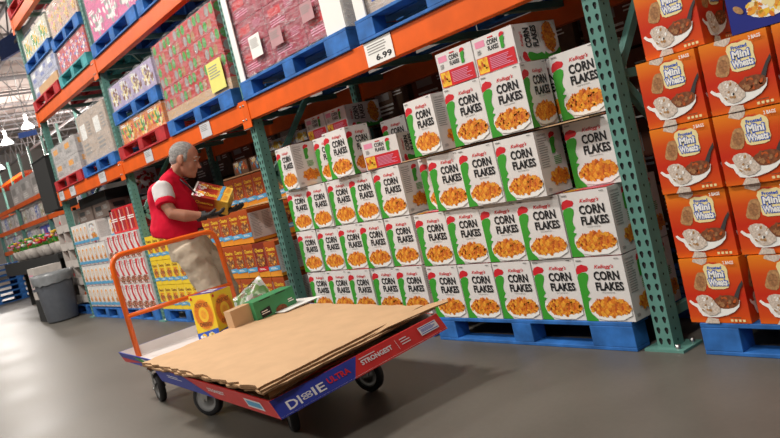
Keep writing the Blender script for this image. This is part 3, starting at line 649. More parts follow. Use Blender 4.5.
for x, t in ((-4.55, 'white price sign on the orange beam above the man, right'), (-6.02, 'white price sign on the beam just left of the man'), (-7.70, 'white price sign on the beam under the tan load'), (-9.1, 'white price sign on the beam under the silver load'), (-9.70, 'white price sign at the far left beam end')):
    note(x, Z1 - 0.135, 0.22 if x > -7 else 0.26, 0.125, mat('sign_grey', (0.6, 0.6, 0.62), 0.5, vary=0.03), t, -0.036, 4)
# right bay, first level
put_pallet(PB, (-3.60, -0.05, Z1), 'blue pallet on the beam under the maroon load above the corn flakes', 1.06)
MAR = mat('case_maroon', (0.36, 0.035, 0.065), 0.5, vary=0.25, scale=22)
load('maroon_case', 'case', -3.56, ZP1 + 0.02, 1.44, 0.80, 3, 4, MAR, 1, [RED, PINK], 'maroon printed case on the blue pallet', 'maroon printed cases')
film(-3.56, ZP1, 1.45, 0.84, 'glossy clear wrap around the maroon cases')
for i, (x, l) in enumerate(((-3.61, 'left'), (-2.33, 'right'))):
    mb = MB(); mb.box(0, -0.03, 0, 0.22 if i else 0.08, -0.022, 0.86, PURE); mb.box(0.216 if i else -0.002, -0.022, 0, 0.224 if i else 0.006, 0.06, 0.86, PURE); o = mb.build('corner_board'); o.location = (x, 0, ZP1); tag(o, 'white cardboard corner board on the %s of the maroon load' % l, 'corner board')
LPINK = mat('label_pale', (0.50, 0.27, 0.29), 0.5, vary=0.05)
note(-3.33, 2.10, 0.17, 0.16, PURE, 'white printed label on the maroon load, left', -0.035, 6); note(-3.02, 2.10, 0.17, 0.12, LPINK, 'pink printed label on the maroon load, middle', -0.035, 4); note(-2.56, 2.14, 0.15, 0.12, LPINK, 'pale printed label on the maroon load, right', -0.035, 4)
put_pallet(PB, (-1.99, -0.05, Z1), 'blue pallet on the beam right of the maroon load', 1.03)
load('wrapped_case', 'case', -1.92, ZP1, 1.32, 0.7, 2, 2, TAN, 1, [PURE, LBLUE], 'pale wrapped case at the top of the picture', 'pale wrapped cases')
film(-1.92, ZP1, 1.33, 0.72, 'clear wrap around the pale cases at the top of the picture')
mb = MB(); mb.box(0, -0.03, 0, 0.10, -0.02, 0.8, PURE); o = mb.build('corner_board'); o.location = (-1.99, 0, Z1 + 0.0); tag(o, 'white corner board standing beside the price sign reading 6.99', 'corner board')
# second level
put_pallet(PR, (-9.70, -0.05, Z2), 'red pallet on the second level beam at the far left')
PALE = mat('case_pale_blue', (0.40, 0.42, 0.55), 0.45, vary=0.25, scale=25)
load('pale_blue_case', 'case', -9.62, ZP2, 1.36, 0.38, 3, 2, PALE, 1, [PURE, LBLUE], 'pale blue printed case on the second level red pallet', 'pale blue printed cases')
mb = MB(); mb.box(0, -0.02, 0, 1.0, 0.0, 0.12, CARD); o = mb.build('cardboard_tray'); o.location = (-9.3, 0, ZP2); tag(o, 'brown cardboard strip at the foot of the pale blue cases', 'cardboard tray')
film(-9.62, ZP2, 1.37, 0.39, 'clear wrap around the pale blue cases')
put_pallet(PB, (-9.66, -0.03, ZP2 + 0.385), 'blue pallet stacked on the pale blue cases', 0.97)
load('green_yellow_case', 'case', -9.58, ZP2 + 0.53, 1.34, 0.30, 3, 1, mat('case_cream', (0.62, 0.60, 0.48), 0.5, vary=0.15), 3, [GREEN, YEL, PURE], 'cream green and yellow case, topmost at the left', 'cream green and yellow cases')
film(-9.58, ZP2 + 0.53, 1.35, 0.31, 'clear wrap around the cream green and yellow cases')
put_pallet(PT, (-8.20, -0.05, Z2), 'teal green pallet on the second level beam', 0.875)
REDC = mat('case_bright_red', (0.60, 0.06, 0.07), 0.45, vary=0.2, scale=20)
load('red_case', 'case', -8.16, ZP2, 1.21, 0.30, 4, 1, REDC, 3, [PURE, PINK, LBLUE, REDC], 'red and white case on the teal pallet', 'red and white cases on the teal pallet')
film(-8.16, ZP2, 1.215, 0.31, 'glossy wrap around the red and white cases on the teal pallet')
put_pallet(PB, (-8.19, -0.03, ZP2 + 0.305), 'blue pallet stacked on the red and white cases', 0.87)
load('tan_tray_case', 'case', -8.14, ZP2 + 0.45, 1.19, 0.38, 4, 1, mat('case_peach', (0.60, 0.42, 0.32), 0.5, vary=0.15), 3, [YEL, PINK, CREAM, BISC], 'peach tray case topmost above the teal pallet', 'peach tray cases')
film(-8.14, ZP2 + 0.45, 1.2, 0.39, 'cloudy wrap around the peach tray cases')
put_pallet(PB, (-6.74, -0.05, Z2), 'blue pallet on the second level under the pink cases', 1.04)
HPK = mat('case_hot_pink', (0.70, 0.10, 0.30), 0.45, vary=0.15)
load('pink_case', 'case', -6.70, ZP2, 1.42, 0.72, 3, 2, HPK, 3, [PURE, GREY, PURE, HPK], 'hot pink case with white pictures', 'hot pink cases')
film(-6.70, ZP2, 1.43, 0.74, 'clear wrap around the hot pink cases')
put_pallet(PB, (-5.20, -0.05, Z2), 'blue pallet at the upper edge right of the pink cases')
load('light_blue_case', 'case', -5.16, ZP2, 1.36, 0.5, 3, 2, mat('case_light_blue', (0.16, 0.45, 0.60), 0.5, vary=0.15), 1, [PURE, GREY], 'light blue case right of the pink ones', 'light blue cases')
put_pallet(PR, (-9.72, -0.05, Z3), 'red pallet on the topmost beam at the upper left corner')
load('brown_top_case', 'case', -9.3, Z3 + 0.145, 2.0, 0.4, 4, 1, CARD, 1, [PURE, GREY], 'brown case on the topmost beam', 'brown cases on the topmost beam')
# ------------------------------------------------------------------ cart
OR2 = mat('cart_orange', (0.80, 0.13, 0.01), 0.32, vary=0.05)
cart = empty('flatbed_cart', (-3.3, -1.42, 0)); tag(cart, 'orange flatbed cart with a tubular push handle, carrying cardboard trays', 'cart')
def arc(c, a, b, r, n=6):
    """rounded corner from direction a to b around corner point c"""
    c, a, b = Vector(c), Vector(a), Vector(b); p, q = c + a * r, c + b * r
    return [p * (1 - t) ** 2 + c * 2 * t * (1 - t) + q * t ** 2 for t in [i / n for i in range(n + 1)]]
mb = MB(); pts = [Vector((0.06, 0, 0.27))] + arc((0.0, 0.0, 0.955), (0.0, 0, -1), (0, 1, 0), 0.09) + arc((0.0, 0.74, 0.955), (0, -1, 0), (0.0, 0, -1), 0.09) + [Vector((0.06, 0.74, 0.27))]
mb.tube(pts, 0.0175, OR2, 14); mb.build('push_handle', cart)
mb = MB(); mb.tube([(0.035, 0, 0.56), (0.035, 0.74, 0.56)], 0.0150, OR2, 12); mb.build('handle_crossbar', cart)
mb = MB(); mb.box(0.0, 0.0, 0.225, 1.95, 0.04, 0.27, OR2); mb.box(0.0, 0.70, 0.225, 1.95, 0.74, 0.27, OR2); mb.box(0, 0.04, 0.225, 0.04, 0.70, 0.27, OR2); mb.box(1.91, 0.04, 0.225, 1.95, 0.70, 0.27, OR2)
for k in range(3): mb.box(0.45 + k * 0.5, 0.04, 0.23, 0.49 + k * 0.5, 0.70, 0.265, OR2)
mb.build('frame', cart, bevel=0.003)
mb = MB(); mb.box(0.02, 0.02, 0.27, 1.93, 0.72, 0.285, mat('plywood', (0.35, 0.22, 0.12), 0.7, vary=0.2)); mb.build('deck', cart)
def wheel(x, y, r, rz, light):
    g = empty('caster', (x, y, 0), rz); g.parent = cart
    mb = MB(); w = 0.02; mb.lathe([(r * 0.72, -w), (r * 0.93, -w), (r, -w * 0.6), (r, w * 0.6), (r * 0.93, w), (r * 0.72, w)], (0, 0, r), RUB, 28, 'y'); mb.build('tyre', g)
    mb = MB(); mb.lathe([(0.0, -w * 0.9), (0.022, -w * 1.2), (0.03, -w * 0.6), (r * 0.6, -w * 0.5), (r * 0.73, -w * 0.95), (r * 0.73, w * 0.95), (r * 0.6, w * 0.5), (0.03, w * 0.6), (0.022, w * 1.2), (0, w * 0.9)], (0, 0, r), light, 28, 'y'); mb.build('hub', g)
    mb = MB()
    for s in (-1, 1): mb.beam((0, s * 0.032, r), (0.03, s * 0.032, 0.218), 0.045, 0.004, STEEL, up=(0, 1, 0))
    mb.box(-0.03, -0.045, 0.215, 0.08, 0.045, 0.225, STEEL); mb.tube([(0, -0.04, r), (0, 0.04, r)], 0.008, STEEL, 8); mb.build('fork', g)
GW = mat('wheel_grey', (0.30, 0.30, 0.30), 0.5, vary=0.1)
wheel(0.20, 0.03, 0.092, -0.12, GW); wheel(0.97, 0.035, 0.095, 0.45, GW); wheel(1.80, 0.10, 0.09, -0.33, GW); wheel(1.74, 0.60, 0.09, 0.3, STEEL); wheel(0.20, 0.66, 0.092, 0.4, GW); wheel(0.97, 0.66, 0.095, 0.2, GW)
# cardboard display trays on the cart; corners listed at floor level of tray
TB = mat('tray_blue', (0.025, 0.045, 0.33), 0.45, vary=0.08); TR = mat('tray_red', (0.60, 0.03, 0.03), 0.45, vary=0.08); TW = mat('tray_white', (0.62, 0.58, 0.56), 0.6, vary=0.04)
def tray(bot, top, m_out, name, label, th=0.006):
    """open tray from four bottom and four top corners, with wall thickness"""
    root = empty(name, tuple(bot[0])); tag(root, label, 'cardboard tray'); O = Vector(bot[0]); B = [Vector(p) - O for p in bot]; T = [Vector(p) - O for p in top]
    c = sum(B, Vector()) / 4
    mb = MB(); mb.face(B, CARD); mb.face([p + Vector((0, 0, th)) for p in reversed(B)], TW); mb.build('bottom', root)
    for k in range(4):
        q = (k + 1) % 4; a, b, d, e = B[k], B[q], T[q], T[k]; nrm_ = (b - a).cross(Vector((0, 0, 1))).normalized() * -0.008; inn = lambda p: p + nrm_
        mb = MB(); mb.face([a, b, d, e], m_out[k]); mb.face([inn(b), inn(a), inn(e), inn(d)], TW); mb.face([e, d, inn(d), inn(e)], m_out[k])
        F = Face(mb, e, d - e, a - e)
        yield_art(F, name, k); mb.build('side_panel', root)
    return root
LETX = mat('print_offwhite', (0.75, 0.74, 0.76), 0.5, vary=0.0)
def yield_art(F, name, k):
    F.n = F.U.cross(F.V).normalized() * (-1)
    if name == 'printed_tray' and k == 1:      # right end: blue and red with lettering
        F.poly([(0, 0), (0.47, 0), (0.40, 1), (0, 1)], TB)
        F.text('DI', 0.055, 0.36, 0.125, 0.80, LETX, 0.015); 
        for a in range(4):
            t = a * math.pi / 2 + 0.78; F.oval(0.158 + 0.014 * math.cos(t), 0.56 + 0.11 * math.sin(t), 0.017, 0.075, LETX, 10, 0.0); F.k += 1
            F.oval(0.158 + 0.014 * math.cos(t), 0.56 + 0.11 * math.sin(t), 0.009, 0.038, TB, 8, 0.0); F.k -= 2
        F.k += 3
        F.text('IE', 0.19, 0.34, 0.255, 0.76, LETX, 0.015); F.text('ULTRA', 0.275, 0.30, 0.40, 0.62, RED, 0.03)
        F.text('STRONGEST', 0.47, 0.32, 0.66, 0.58, LETX, 0.03); F.lines(0.47, 0.20, 0.60, 0.27, 1, LETX, 0.6)
        F.rect(0.69, 0.2, 0.692, 0.75, LETX); F.lines(0.715, 0.28, 0.775, 0.7, 3, LETX, 0.35); 
        F.rect(0.84, 0.22, 0.96, 0.70, LETX); F.rect(0.845, 0.27, 0.955, 0.31, LBLUE); F.lines(0.85, 0.36, 0.95, 0.56, 4, LBLUE, 0.5); F.rect(0.845, 0.60, 0.955, 0.64, LBLUE)
    if name == 'printed_tray' and k == 0:      # long near side
        F.poly([(0.0, 0), (0.30, 0), (0.52, 1), (0.0, 1)], TB)
        F.lines(0.12, 0.3, 0.27, 0.55, 2, LETX, 0.4); F.text('STRONGEST', 0.50, 0.32, 0.64, 0.55, LETX, 0.03); F.rect(0.80, 0.25, 0.92, 0.75, LETX); F.rect(0.81, 0.35, 0.91, 0.65, CYAN)
    if name == 'plain_tray' and k == 0:
        F.poly([(0, 0.5), (0.7, 0.6), (1, 0.7), (1, 1), (0, 1)], TR); F.poly([(0.35, 0.1), (0.55, 0.15), (0.75, 0.8), (0.55, 0.85)], GREEN); F.poly([(0.5, 0.1), (0.75, 0.2), (0.8, 0.7), (0.68, 0.7)], LETX)
zb = 0.287
tray([(-3.28, -1.50, zb), (-2.39, -1.54, zb), (-2.42, -0.50, zb), (-3.34, -0.44, zb)], [(-3.31, -1.52, 0.352), (-2.39, -1.55, 0.352), (-2.42, -0.48, 0.36), (-3.38, -0.42, 0.36)], [TB, TB, TB, TB], 'plain_tray', 'blue-edged white cardboard tray at the handle end of the cart')
tray([(-2.30, -1.61, 0.282), (-1.04, -1.585, 0.220), (-1.10, -0.61, 0.278), (-2.33, -0.52, 0.282)], [(-2.33, -1.63, 0.362), (-1.07, -1.605, 0.300), (-1.13, -0.63, 0.358), (-2.36, -0.54, 0.362)], [TR, TR, TR, TR], 'printed_tray', 'red and blue lettered cardboard tray at the front of the cart, near corner sagging')
def sheet(P, th, name, label, rag=0.012, seed=1, sub=26):
    rr = random.Random(seed); mb = MB(); P = [Vector(p) for p in P]; edge = []
    for k in range(4):
        a, b = P[k], P[(k + 1) % 4]; n = (b - a).normalized().cross(Vector((0, 0, 1)))
        for i in range(sub):
            edge.append(a.lerp(b, i / sub) + n * (rr.uniform(-rag, rag * 0.4) * (0.35 if k == 1 else 1) if i else 0))
    up = Vector((0, 0, th)); n = len(edge)
    mb.face([e + up for e in edge], CARD); mb.face([e for e in reversed(edge)], CARD)
    for i in range(n):
        j = (i + 1) % n; mb.face([edge[i], edge[j], edge[j] + up, edge[i] + up], CARDD)
    o = mb.build(name); tag(o, label, 'cardboard sheet'); return o
for i, (dz, sh) in enumerate(((0.0, 0.04), (0.0105, 0.02), (0.021, 0.0))):
    z = 0.360 + dz
    sheet([(-2.42 - sh, -1.655 + sh * 0.3, z), (-1.04 + sh * 0.5, -1.65 + sh * 0.2, z - 0.014), (-1.26 + sh * 1.0, -0.60 + sh, z), (-2.66, -0.56, z)], 0.009, 'cardboard_sheet',
          ['lowest of the three brown cardboard sheets on the cart, jutting out at the right', 'middle brown cardboard sheet on the cart, seen as an edge', 'large clean brown cardboard sheet on top of the cart'][i], 0.02, 5 + i)
mb = MB(); A = [Vector(p) for p in ((-1.085, -1.59, 0.303), (-1.12, -1.30, 0.335), (-1.165, -0.90, 0.372), (-1.13, -0.64, 0.388), (-1.10, -0.57, 0.394))]; O = A[0]
for i in range(4):
    w0, w1 = [0.03, 0.055, 0.06, 0.055, 0.01][i:i + 2]; a, b = A[i] - O, A[i + 1] - O; u = Vector((0, 0, 0.006)); x0, x1 = Vector((w0, -0.01, -0.01)), Vector((w1, -0.01, -0.01))
    mb.face([a - x0 + u, a + u, b + u, b - x1 + u], MATS['cardboard']); mb.face([a, a + u, b + u, b][::-1], CARDD); mb.face([b - x1, b, a, a - x0], CARD)
o = mb.build('cardboard_strip'); o.location = O; tag(o, 'pale folded cardboard strip along the lettered tray edge, its tip curling up', 'cardboard strip')
# cereal box and packages in the handle end of the tray
mb = MB(); W, D, H = 0.19, 0.17, 0.32
mb.box(0, 0, 0, W, D, H, YBOX); f = faces_of(mb, W, D, H)
for nm in ('front', 'right', 'left', 'back'):
    F = f[nm]; F.oval(0.5, 0.38, 0.44, 0.30, FL1, 24); F.oval(0.5, 0.38, 0.40, 0.275, FL2, 24); F.text('HONEY NUT', 0.2, 0.15, 0.8, 0.24, BRWN, 0.02); F.oval(0.5, 0.38, 0.22, 0.15, YEL, 20); F.oval(0.5, 0.38, 0.13, 0.09, FL1, 14); F.text("O'S", 0.42, 0.35, 0.6, 0.42, BRWN, 0.03) if False else None
    F.text('CHEERIOS', 0.22, 0.53, 0.78, 0.61, BRWN, 0.02); F.oval(0.1, 0.06, 0.05, 0.03, RED, 10)
    F.poly([(0, 0.74), (0.3, 0.72), (1, 0.66), (1, 1), (0, 1)], LBLUE); F.flakes(0.55, 0.85, 0.36, 0.10, 16, 0.12, [YEL, FL1, CREAM, PURE], 4); F.flakes(0.2, 0.85, 0.12, 0.08, 5, 0.08, [RED, PURE], 3)
F = f['top']; F.rect(0.02, 0.05, 0.98, 0.95, PURP); F.lines(0.2, 0.2, 0.8, 0.8, 2, PURE, 0.4)
o = mb.build('honey_cereal_box'); o.location = (-2.79, -1.175, 0.295); o.rotation_euler = (0, 0, 0.35); tag(o, 'yellow and blue honey cereal box standing on the cart', 'cereal box')
GB = mat('box_green', (0.045, 0.25, 0.10), 0.45, vary=0.08)
root = empty('green_carton', (-2.46, -0.92, 0.37), 1.72); tag(root, 'long green carton tipped against the cardboard sheet', 'carton')
mx = Matrix.Rotation(-0.06, 4, 'Y') @ Matrix.Rotation(0.0, 4, 'X')
mb = MB(); mb.box(0, 0, 0, 0.31, 0.12, 0.13, GB, mx); F = Face(mb, mx @ Vector((0, 0, 0.13)), mx @ Vector((0.31, 0, 0)), mx @ Vector((0, 0, -0.13)))
F.rect(0.14, 0.03, 0.42, 0.07, DARK); F.rect(0.55, 0.03, 0.8, 0.07, DARK); F.poly([(0.1, 0.5), (0.35, 0.42), (0.36, 0.8), (0.12, 0.85)], BLACK); F.lines(0.13, 0.55, 0.33, 0.75, 2, PURE, 0.4); F.oval(0.6, 0.8, 0.14, 0.2, BRWN); F.lines(0.8, 0.5, 0.95, 0.7, 2, PURE, 0.5)
mb.build('carton_body', root)
mb = MB(); mb.box(-0.14, 0.04, -0.06, 0.0, 0.11, 0.13, CARD, mx); mb.build('end_flap', root)
# crumpled green bag
BAGM = speckle_mat('salad_bag_print', [(0.06, 0.14, 0.03), (0.28, 0.30, 0.26), (0.11, 0.20, 0.04), (0.36, 0.33, 0.30), (0.16, 0.10, 0.05)], 28, 0.3)
mb = MB(); rr = random.Random(4); n, m = 12, 8; g = []
for s in (0, 1):
    gg = []
    for i in range(n + 1):
        row = []
        for j in range(m + 1):
            u, v = i / n, j / m; bul = math.sin(math.pi * u) ** 0.6 * math.sin(math.pi * v) ** 0.6 * 0.055 * (1 if s else -1)
            row.append(mb.bm.verts.new((u * 0.36 - 0.18, v * 0.24 - 0.12 + rr.uniform(-0.006, 0.006), bul + (rr.uniform(-0.012, 0.012) if 0 < i < n and 0 < j < m else 0))))
        gg.append(row)
    for i in range(n):
        for j in range(m):
            q = (gg[i][j], gg[i + 1][j], gg[i + 1][j + 1], gg[i][j + 1]); f = mb.bm.faces.new(q if s else q[::-1]); f.material_index = mb.mi(BAGM); f.smooth = True
o = mb.build('salad_bag'); o.scale = (0.85, 0.85, 0.85); o.location = (-2.86, -0.76, 0.45); o.rotation_euler = (R(62), R(-28), R(52)); tag(o, 'crumpled green and clear salad bag leaning in the cart tray', 'bag')
mb = MB(); mb.face([(0, 0, 0), (0.34, 0.05, 0.0), (0.36, 0.3, 0.01), (0.02, 0.26, 0.01)], PURE); mb.box(0, 0, -0.004, 0.34, 0.26, -0.001, PURE); o = mb.build('white_leaflet'); o.location = (-2.72, -0.84, 0.40); o.rotation_euler = (0, 0, 0.2); tag(o, 'folded white leaflet in the cart tray between bag and green carton', 'leaflet')
# ------------------------------------------------------------------ grey bin
BINM = mat('bin_grey', (0.11, 0.12, 0.14), 0.45, vary=0.08); LINER = mat('bin_liner', (0.22, 0.23, 0.24), 0.3, vary=0.15)
bn = empty('waste_bin', (-10.68, -0.20, 0)); tag(bn, 'round dark grey waste bin with a grey liner, left of the racks', 'waste bin')
mb = MB(); mb.lathe([(0.0, 0.01), (0.215, 0.01), (0.225, 0.03), (0.275, 0.66), (0.275, 0.70), (0.26, 0.70), (0.25, 0.62)], (0, 0, 0), BINM, 36); mb.build('bin_body', bn)
mb = MB(); rr = random.Random(8); prof = [(0.255, 0.60), (0.262, 0.745), (0.295, 0.75), (0.30, 0.70), (0.296, 0.62), (0.292, 0.585)]; rings = []
for (r_, h_) in prof: rings.append([mb.bm.verts.new(((r_ + rr.uniform(-0.006, 0.008)) * math.cos(k * math.pi / 20), (r_ + rr.uniform(-0.006, 0.008)) * math.sin(k * math.pi / 20), h_ + (rr.uniform(-0.02, 0.02) if h_ < 0.62 else rr.uniform(-0.005, 0.005)))) for k in range(40)])
for i in range(len(rings) - 1):
    for k in range(40):
        f = mb.bm.faces.new((rings[i][k], rings[i][(k + 1) % 40], rings[i + 1][(k + 1) % 40], rings[i + 1][k])); f.material_index = mb.mi(LINER); f.smooth = True
mb.build('liner', bn)
mb = MB(); mb.box(-0.05, -0.31, 0.52, 0.05, -0.255, 0.56, BINM); mb.build('bin_handle', bn)
# ------------------------------------------------------------------ beyond the last frame
CRM = mat('crate_white', (0.55, 0.50, 0.46), 0.6, vary=0.1)
def crate(x, y, z, w, d, h, label, seed):
    root = empty('display_crate', (x, y, z)); tag(root, label, 'crate', 'white display crates beyond the last frame')
    mb = MB(); t = 0.02
    mb.box(0, 0, 0, w, d, t, CRM); mb.box(0, d - t, 0, w, d, h, CRM); mb.box(0, 0, 0, t, d, h, CRM); mb.box(w - t, 0, 0, w, d, h, CRM); mb.box(t, 0, t, w - t, t, h * 0.42, CRM); mb.build('crate_body', root)
    rr = random.Random(seed); mb = MB()
    for k in range(14):
        cx, cz, r_ = rr.uniform(0.06, w - 0.06), rr.uniform(0.05, h * 0.62), rr.uniform(0.03, 0.05); m = [BRWN, FL3, RED, BISC][rr.randrange(4)]
        mb.lathe([(0.001, -r_), (r_ * 0.7, -r_ * 0.7), (r_, 0), (r_ * 0.7, r_ * 0.7), (0.001, r_)], (cx, rr.uniform(0.08, 0.2), cz), m, 8)
    o = mb.build('goods', root); o['kind'] = 'stuff'
for j in range(5):
    for i in range(3): crate(-11.05 + i * 0.40, 0.12, 0.18 + j * 0.275, 0.39, 0.5, 0.27, 'white open display crate, %s from the left in the %s beside the last teal frame' % (ORD[i], ROWS[j]), i * 7 + j)
put_pallet(PB, (-11.1, 0.11, 0.0), 'blue pallet under the white display crates', 0.88)
mb = MB(); mb.box(0, 0, 0, 0.9, 0.30, 0.82, DARK); mb.box(-0.01, -0.01, 0.82, 0.91, 0.31, 0.835, RUB); o = mb.build('black_banner'); o.location = (-11.6, 0.15, 1.66); tag(o, 'tall black panel standing above the display crates at the far left', 'panel')
mb = MB(); mb.box(0, 0, 0, 0.05, 0.05, 1.66, DARK); mb.box(-0.15, -0.12, 0, 0.2, 0.2, 0.02, DARK); o = mb.build('panel_post'); o.location = (-11.5, 0.55, 0); tag(o, 'black post carrying the tall black panel', 'post')
# flowers and bin-side goods
FLW = [RED, PINK, YEL, GREEN, PURE, LILAC]
def bunch(x, y, z, n, spread, h, label, seed, cols):
    rr = random.Random(seed); root = empty('flower_bunch', (x, y, z)); tag(root, label, 'flowers', 'cut flower bunches at the far left')
    mb = MB(); mb.lathe([(0.03, 0), (0.10, 0.02), (0.15, h * 0.55), (0.13, h * 0.57)], (0, 0, 0), CRM, 14); mb.build('bucket', root)
    mb = MB(); ms = MB()
    for k in range(n):
        a = rr.uniform(0, 6.28); r_ = spread * math.sqrt(rr.random()); p = Vector((r_ * math.cos(a), r_ * math.sin(a), h * rr.uniform(0.75, 1.1)))
        ms.tube([(p.x * 0.3, p.y * 0.3, h * 0.3), p], 0.006, GREEN, 4); s_ = rr.uniform(0.025, 0.05); m = cols[rr.randrange(len(cols))]
        mb.lathe([(0.001, -s_ * 0.6), (s_, 0), (s_ * 0.8, s_ * 0.6), (0.001, s_ * 0.5)], p, m, 7)
    mb.build('blooms', root)['kind'] = 'stuff'; ms.build('stems', root)['kind'] = 'stuff'
for i, (x, y, z) in enumerate([(-12.05, 0.42, 0.98), (-12.6, 0.45, 0.98), (-13.15, 0.42, 0.98), (-13.7, 0.45, 0.98), (-14.25, 0.42, 0.98), (-14.8, 0.45, 0.98), (-15.35, 0.42, 0.98), (-15.9, 0.45, 0.98)]):
    bunch(x, y, z, 26, 0.24, 0.36, 'bunch of cut flowers in a pale bucket, %s counted from the grey bin' % ORD[i], i, FLW if i % 2 else [RED, PINK, GREEN, YEL])
mb = MB()
mb.box(-16.6, 0.20, 0.90, -11.75, 1.0, 0.98, DARK); mb.box(-16.6, 0.20, 0.72, -11.75, 0.22, 0.90, DARK)
for x in (-16.5, -14, -11.85): mb.box(x, 0.5, 0, x + 0.06, 0.95, 0.90, DARK)
o = mb.build('flower_table'); tag(o, 'long black table under the flower buckets at the far left', 'table')
mb = MB(); mb.box(0, 0, 0, 0.5, 0.4, 0.5, CRM); F = Face(mb, (0, 0, 0.5), (0.5, 0, 0), (0, 0, -0.5)); F.lines(0.1, 0.2, 0.9, 0.8, 4, PINK, 0.4); o = mb.build('pink_case'); o.location = (-11.55, -0.35, 0.36); tag(o, 'pale case with pink print behind the grey bin', 'case')
mb = MB(); mb.box(0, 0, 0, 0.5, 0.4, 0.36, DARK); o = mb.build('black_stand'); o.location = (-11.55, -0.35, 0.0); tag(o, 'low black stand behind the grey bin', 'stand')
for k in range(7):
    o = copy_tree(PB); o.location = (-20.1, 0.35, k * 0.141); o.rotation_euler = (0, 0, R(90)); tag(o, 'blue pallet in the stack at the far left, %s from the floor' % ORD[k], 'pallet', 'stacked blue pallets at the far left')
for k in range(7):
    o = copy_tree(PB); o.location = (-20.3, -1.25, k * 0.141); o.rotation_euler = (0, 0, R(90)); tag(o, 'blue pallet in the stack at the left edge, %s from the floor' % ORD[k], 'pallet', 'stacked blue pallets at the left edge')
# blue boxes and far shelving running on to the left
BBX = mat('box_periwinkle', (0.10, 0.13, 0.50), 0.5, vary=0.1)
bb = plain_case('blue_box', 0.55, 0.4, 0.34, BBX, 1, [PURE, RED], 3)
for i in range(8): put('blue_box', bb, (-17.0 + i * 0.62, 1.19, 1.29), 'periwinkle blue box above the flowers, %s from the left' % ORD[i], 'case', 'blue boxes above the flowers')
def far_rack(x0, x1, y, zs, label):
    root = empty('far_rack', (x0, y, 0)); tag(root, label, 'rack'); L = x1 - x0
    for z in zs:
        mb = MB(); mb.box(0, 0, z - 0.10, L, 0.06, z, ORANGE); mb.build('beam', root); mb = MB(); mb.box(0, 0.06, z - 0.03, L, 1.0, z - 0.01, STEEL); mb.build('shelf', root)
    for k in range(int(L / 2.9) + 1):
        for yy in (0, 0.95): mb = MB(); mb.box(k * 2.9, yy, 0, k * 2.9 + 0.08, yy + 0.07, 2.26, TEAL); mb.build('post', root)
far_rack(-21.5, -12.6, 1.10, (1.28, 1.80, 2.30), 'far low orange rack of small goods beyond the flowers')
gm = [plain_case('shelf_case', 0.40, 0.4, 0.34, m, 3, c, s) for m, c, s in ((WHITE, [GREY, PURE, LILAC], 1), (SILV, [PURE, GREY], 2), (CRM, [GREEN, PURE, BISC], 3), (PALE, [PURE, LBLUE], 4))]
for i in range(18):
    put('shelf_case', gm[(i * 7) % 4], (-21.3 + i * 0.47, 1.19, 1.81), 'mixed pale case on the far rack upper shelf', 'case', 'pale cases on the far rack upper shelf')
    if i < 9: put('shelf_case', gm[(i * 5 + 1) % 4], (-21.3 + i * 0.47, 1.19, 1.29), 'mixed pale case on the far rack lower shelf', 'case', 'pale cases on the far rack lower shelf')
for i in range(6): put('silver_case', plain_case('silver_case', 1.1, 0.8, 0.55, SILV, 1, [GREY, PURE], i), (-19.6 + i * 1.2, 1.3, 2.305), 'large grey wrapped case on top of the far rack, %s from the left' % ORD[i], 'case', 'grey cases on the far rack top')
# far racks across the building and lamps
far2 = far_rack
def tall_far(x, y, label, s):
    root = empty('distant_rack', (x, y, 0)); tag(root, label, 'rack', 'distant tall racks'); rr = random.Random(s)
    for z in (1.8, 3.3, 4.8):
        mb = MB(); mb.box(0, 0, z - 0.13, 8, 1.0, z, ORANGE); mb.build('beam', root)
    for k in range(4): mb = MB(); mb.box(k * 2.64, -0.02, 0, k * 2.64 + 0.09, 0.07, 5.6, TEAL); mb.build('post', root)
tall_far(-34, 5.2, 'distant tall orange rack at the left edge under the lamps', 1); tall_far(-44, 5.2, 'most distant tall orange rack at the left edge', 2)
LAMPG = bpy.data.materials.new('lamp_glow'); LAMPG.use_nodes = True; e_ = LAMPG.node_tree.nodes['Principled BSDF']; e_.inputs['Emission Color'].default_value = (1, 0.97, 0.92, 1); e_.inputs['Emission Strength'].default_value = 6.0; e_.inputs['Base Color'].default_value = (0.9, 0.9, 0.9, 1)
def lamp(x, y, z, label, s=1.0):
    root = empty('high_bay_lamp', (x, y, z)); tag(root, label, 'ceiling lamp', 'hanging high bay lamps')
    mb = MB(); mb.lathe([(0.07 * s, 0.62 * s), (0.10 * s, 0.45 * s), (0.30 * s, 0.22 * s), (0.42 * s, 0.0)], (0, 0, 0), LAMPG, 22); mb.build('lamp_shade', root)
    mb = MB(); mb.lathe([(0.001, 0.02), (0.40 * s, 0.02)], (0, 0, 0), LAMPG, 22); mb.build('diffuser', root)
    mb = MB(); mb.lathe([(0.001, 0.92 * s), (0.10 * s, 0.90 * s), (0.10 * s, 0.60 * s), (0.001, 0.6 * s)], (0, 0, 0), LAMPG, 14); mb.build('ballast', root)
    mb = MB(); mb.tube([(0, 0, 0.9 * s), (0, 0, 8.55 - z)], 0.012, STEEL, 6); mb.build('hanger', root)
lamp(-23.4, 3.0, 4.82, 'white hanging ceiling lamp nearest the rack, upper left', 0.46); lamp(-26.5, 2.95, 4.85, 'white hanging ceiling lamp left of the nearest one', 0.5); lamp(-34.5, 4.0, 4.9, 'lowest white hanging ceiling lamp at the left edge', 0.6)
mb = MB(); mb.box(0, 0, 0, 1.67, 0.1, 0.5, mat('banner_blue', (0.05, 0.12, 0.42), 0.6, vary=0.1)); mb.box(0.2, 0.04, 0.5, 0.22, 0.06, 2.25, STEEL); mb.box(1.4, 0.04, 0.5, 1.42, 0.06, 2.25, STEEL); o = mb.build('blue_banner'); o.location = (-20.9, 2.2, 6.35); o.rotation_euler = (0, 0, 0.28); tag(o, 'blue banner hanging under the ceiling at the upper left', 'banner')
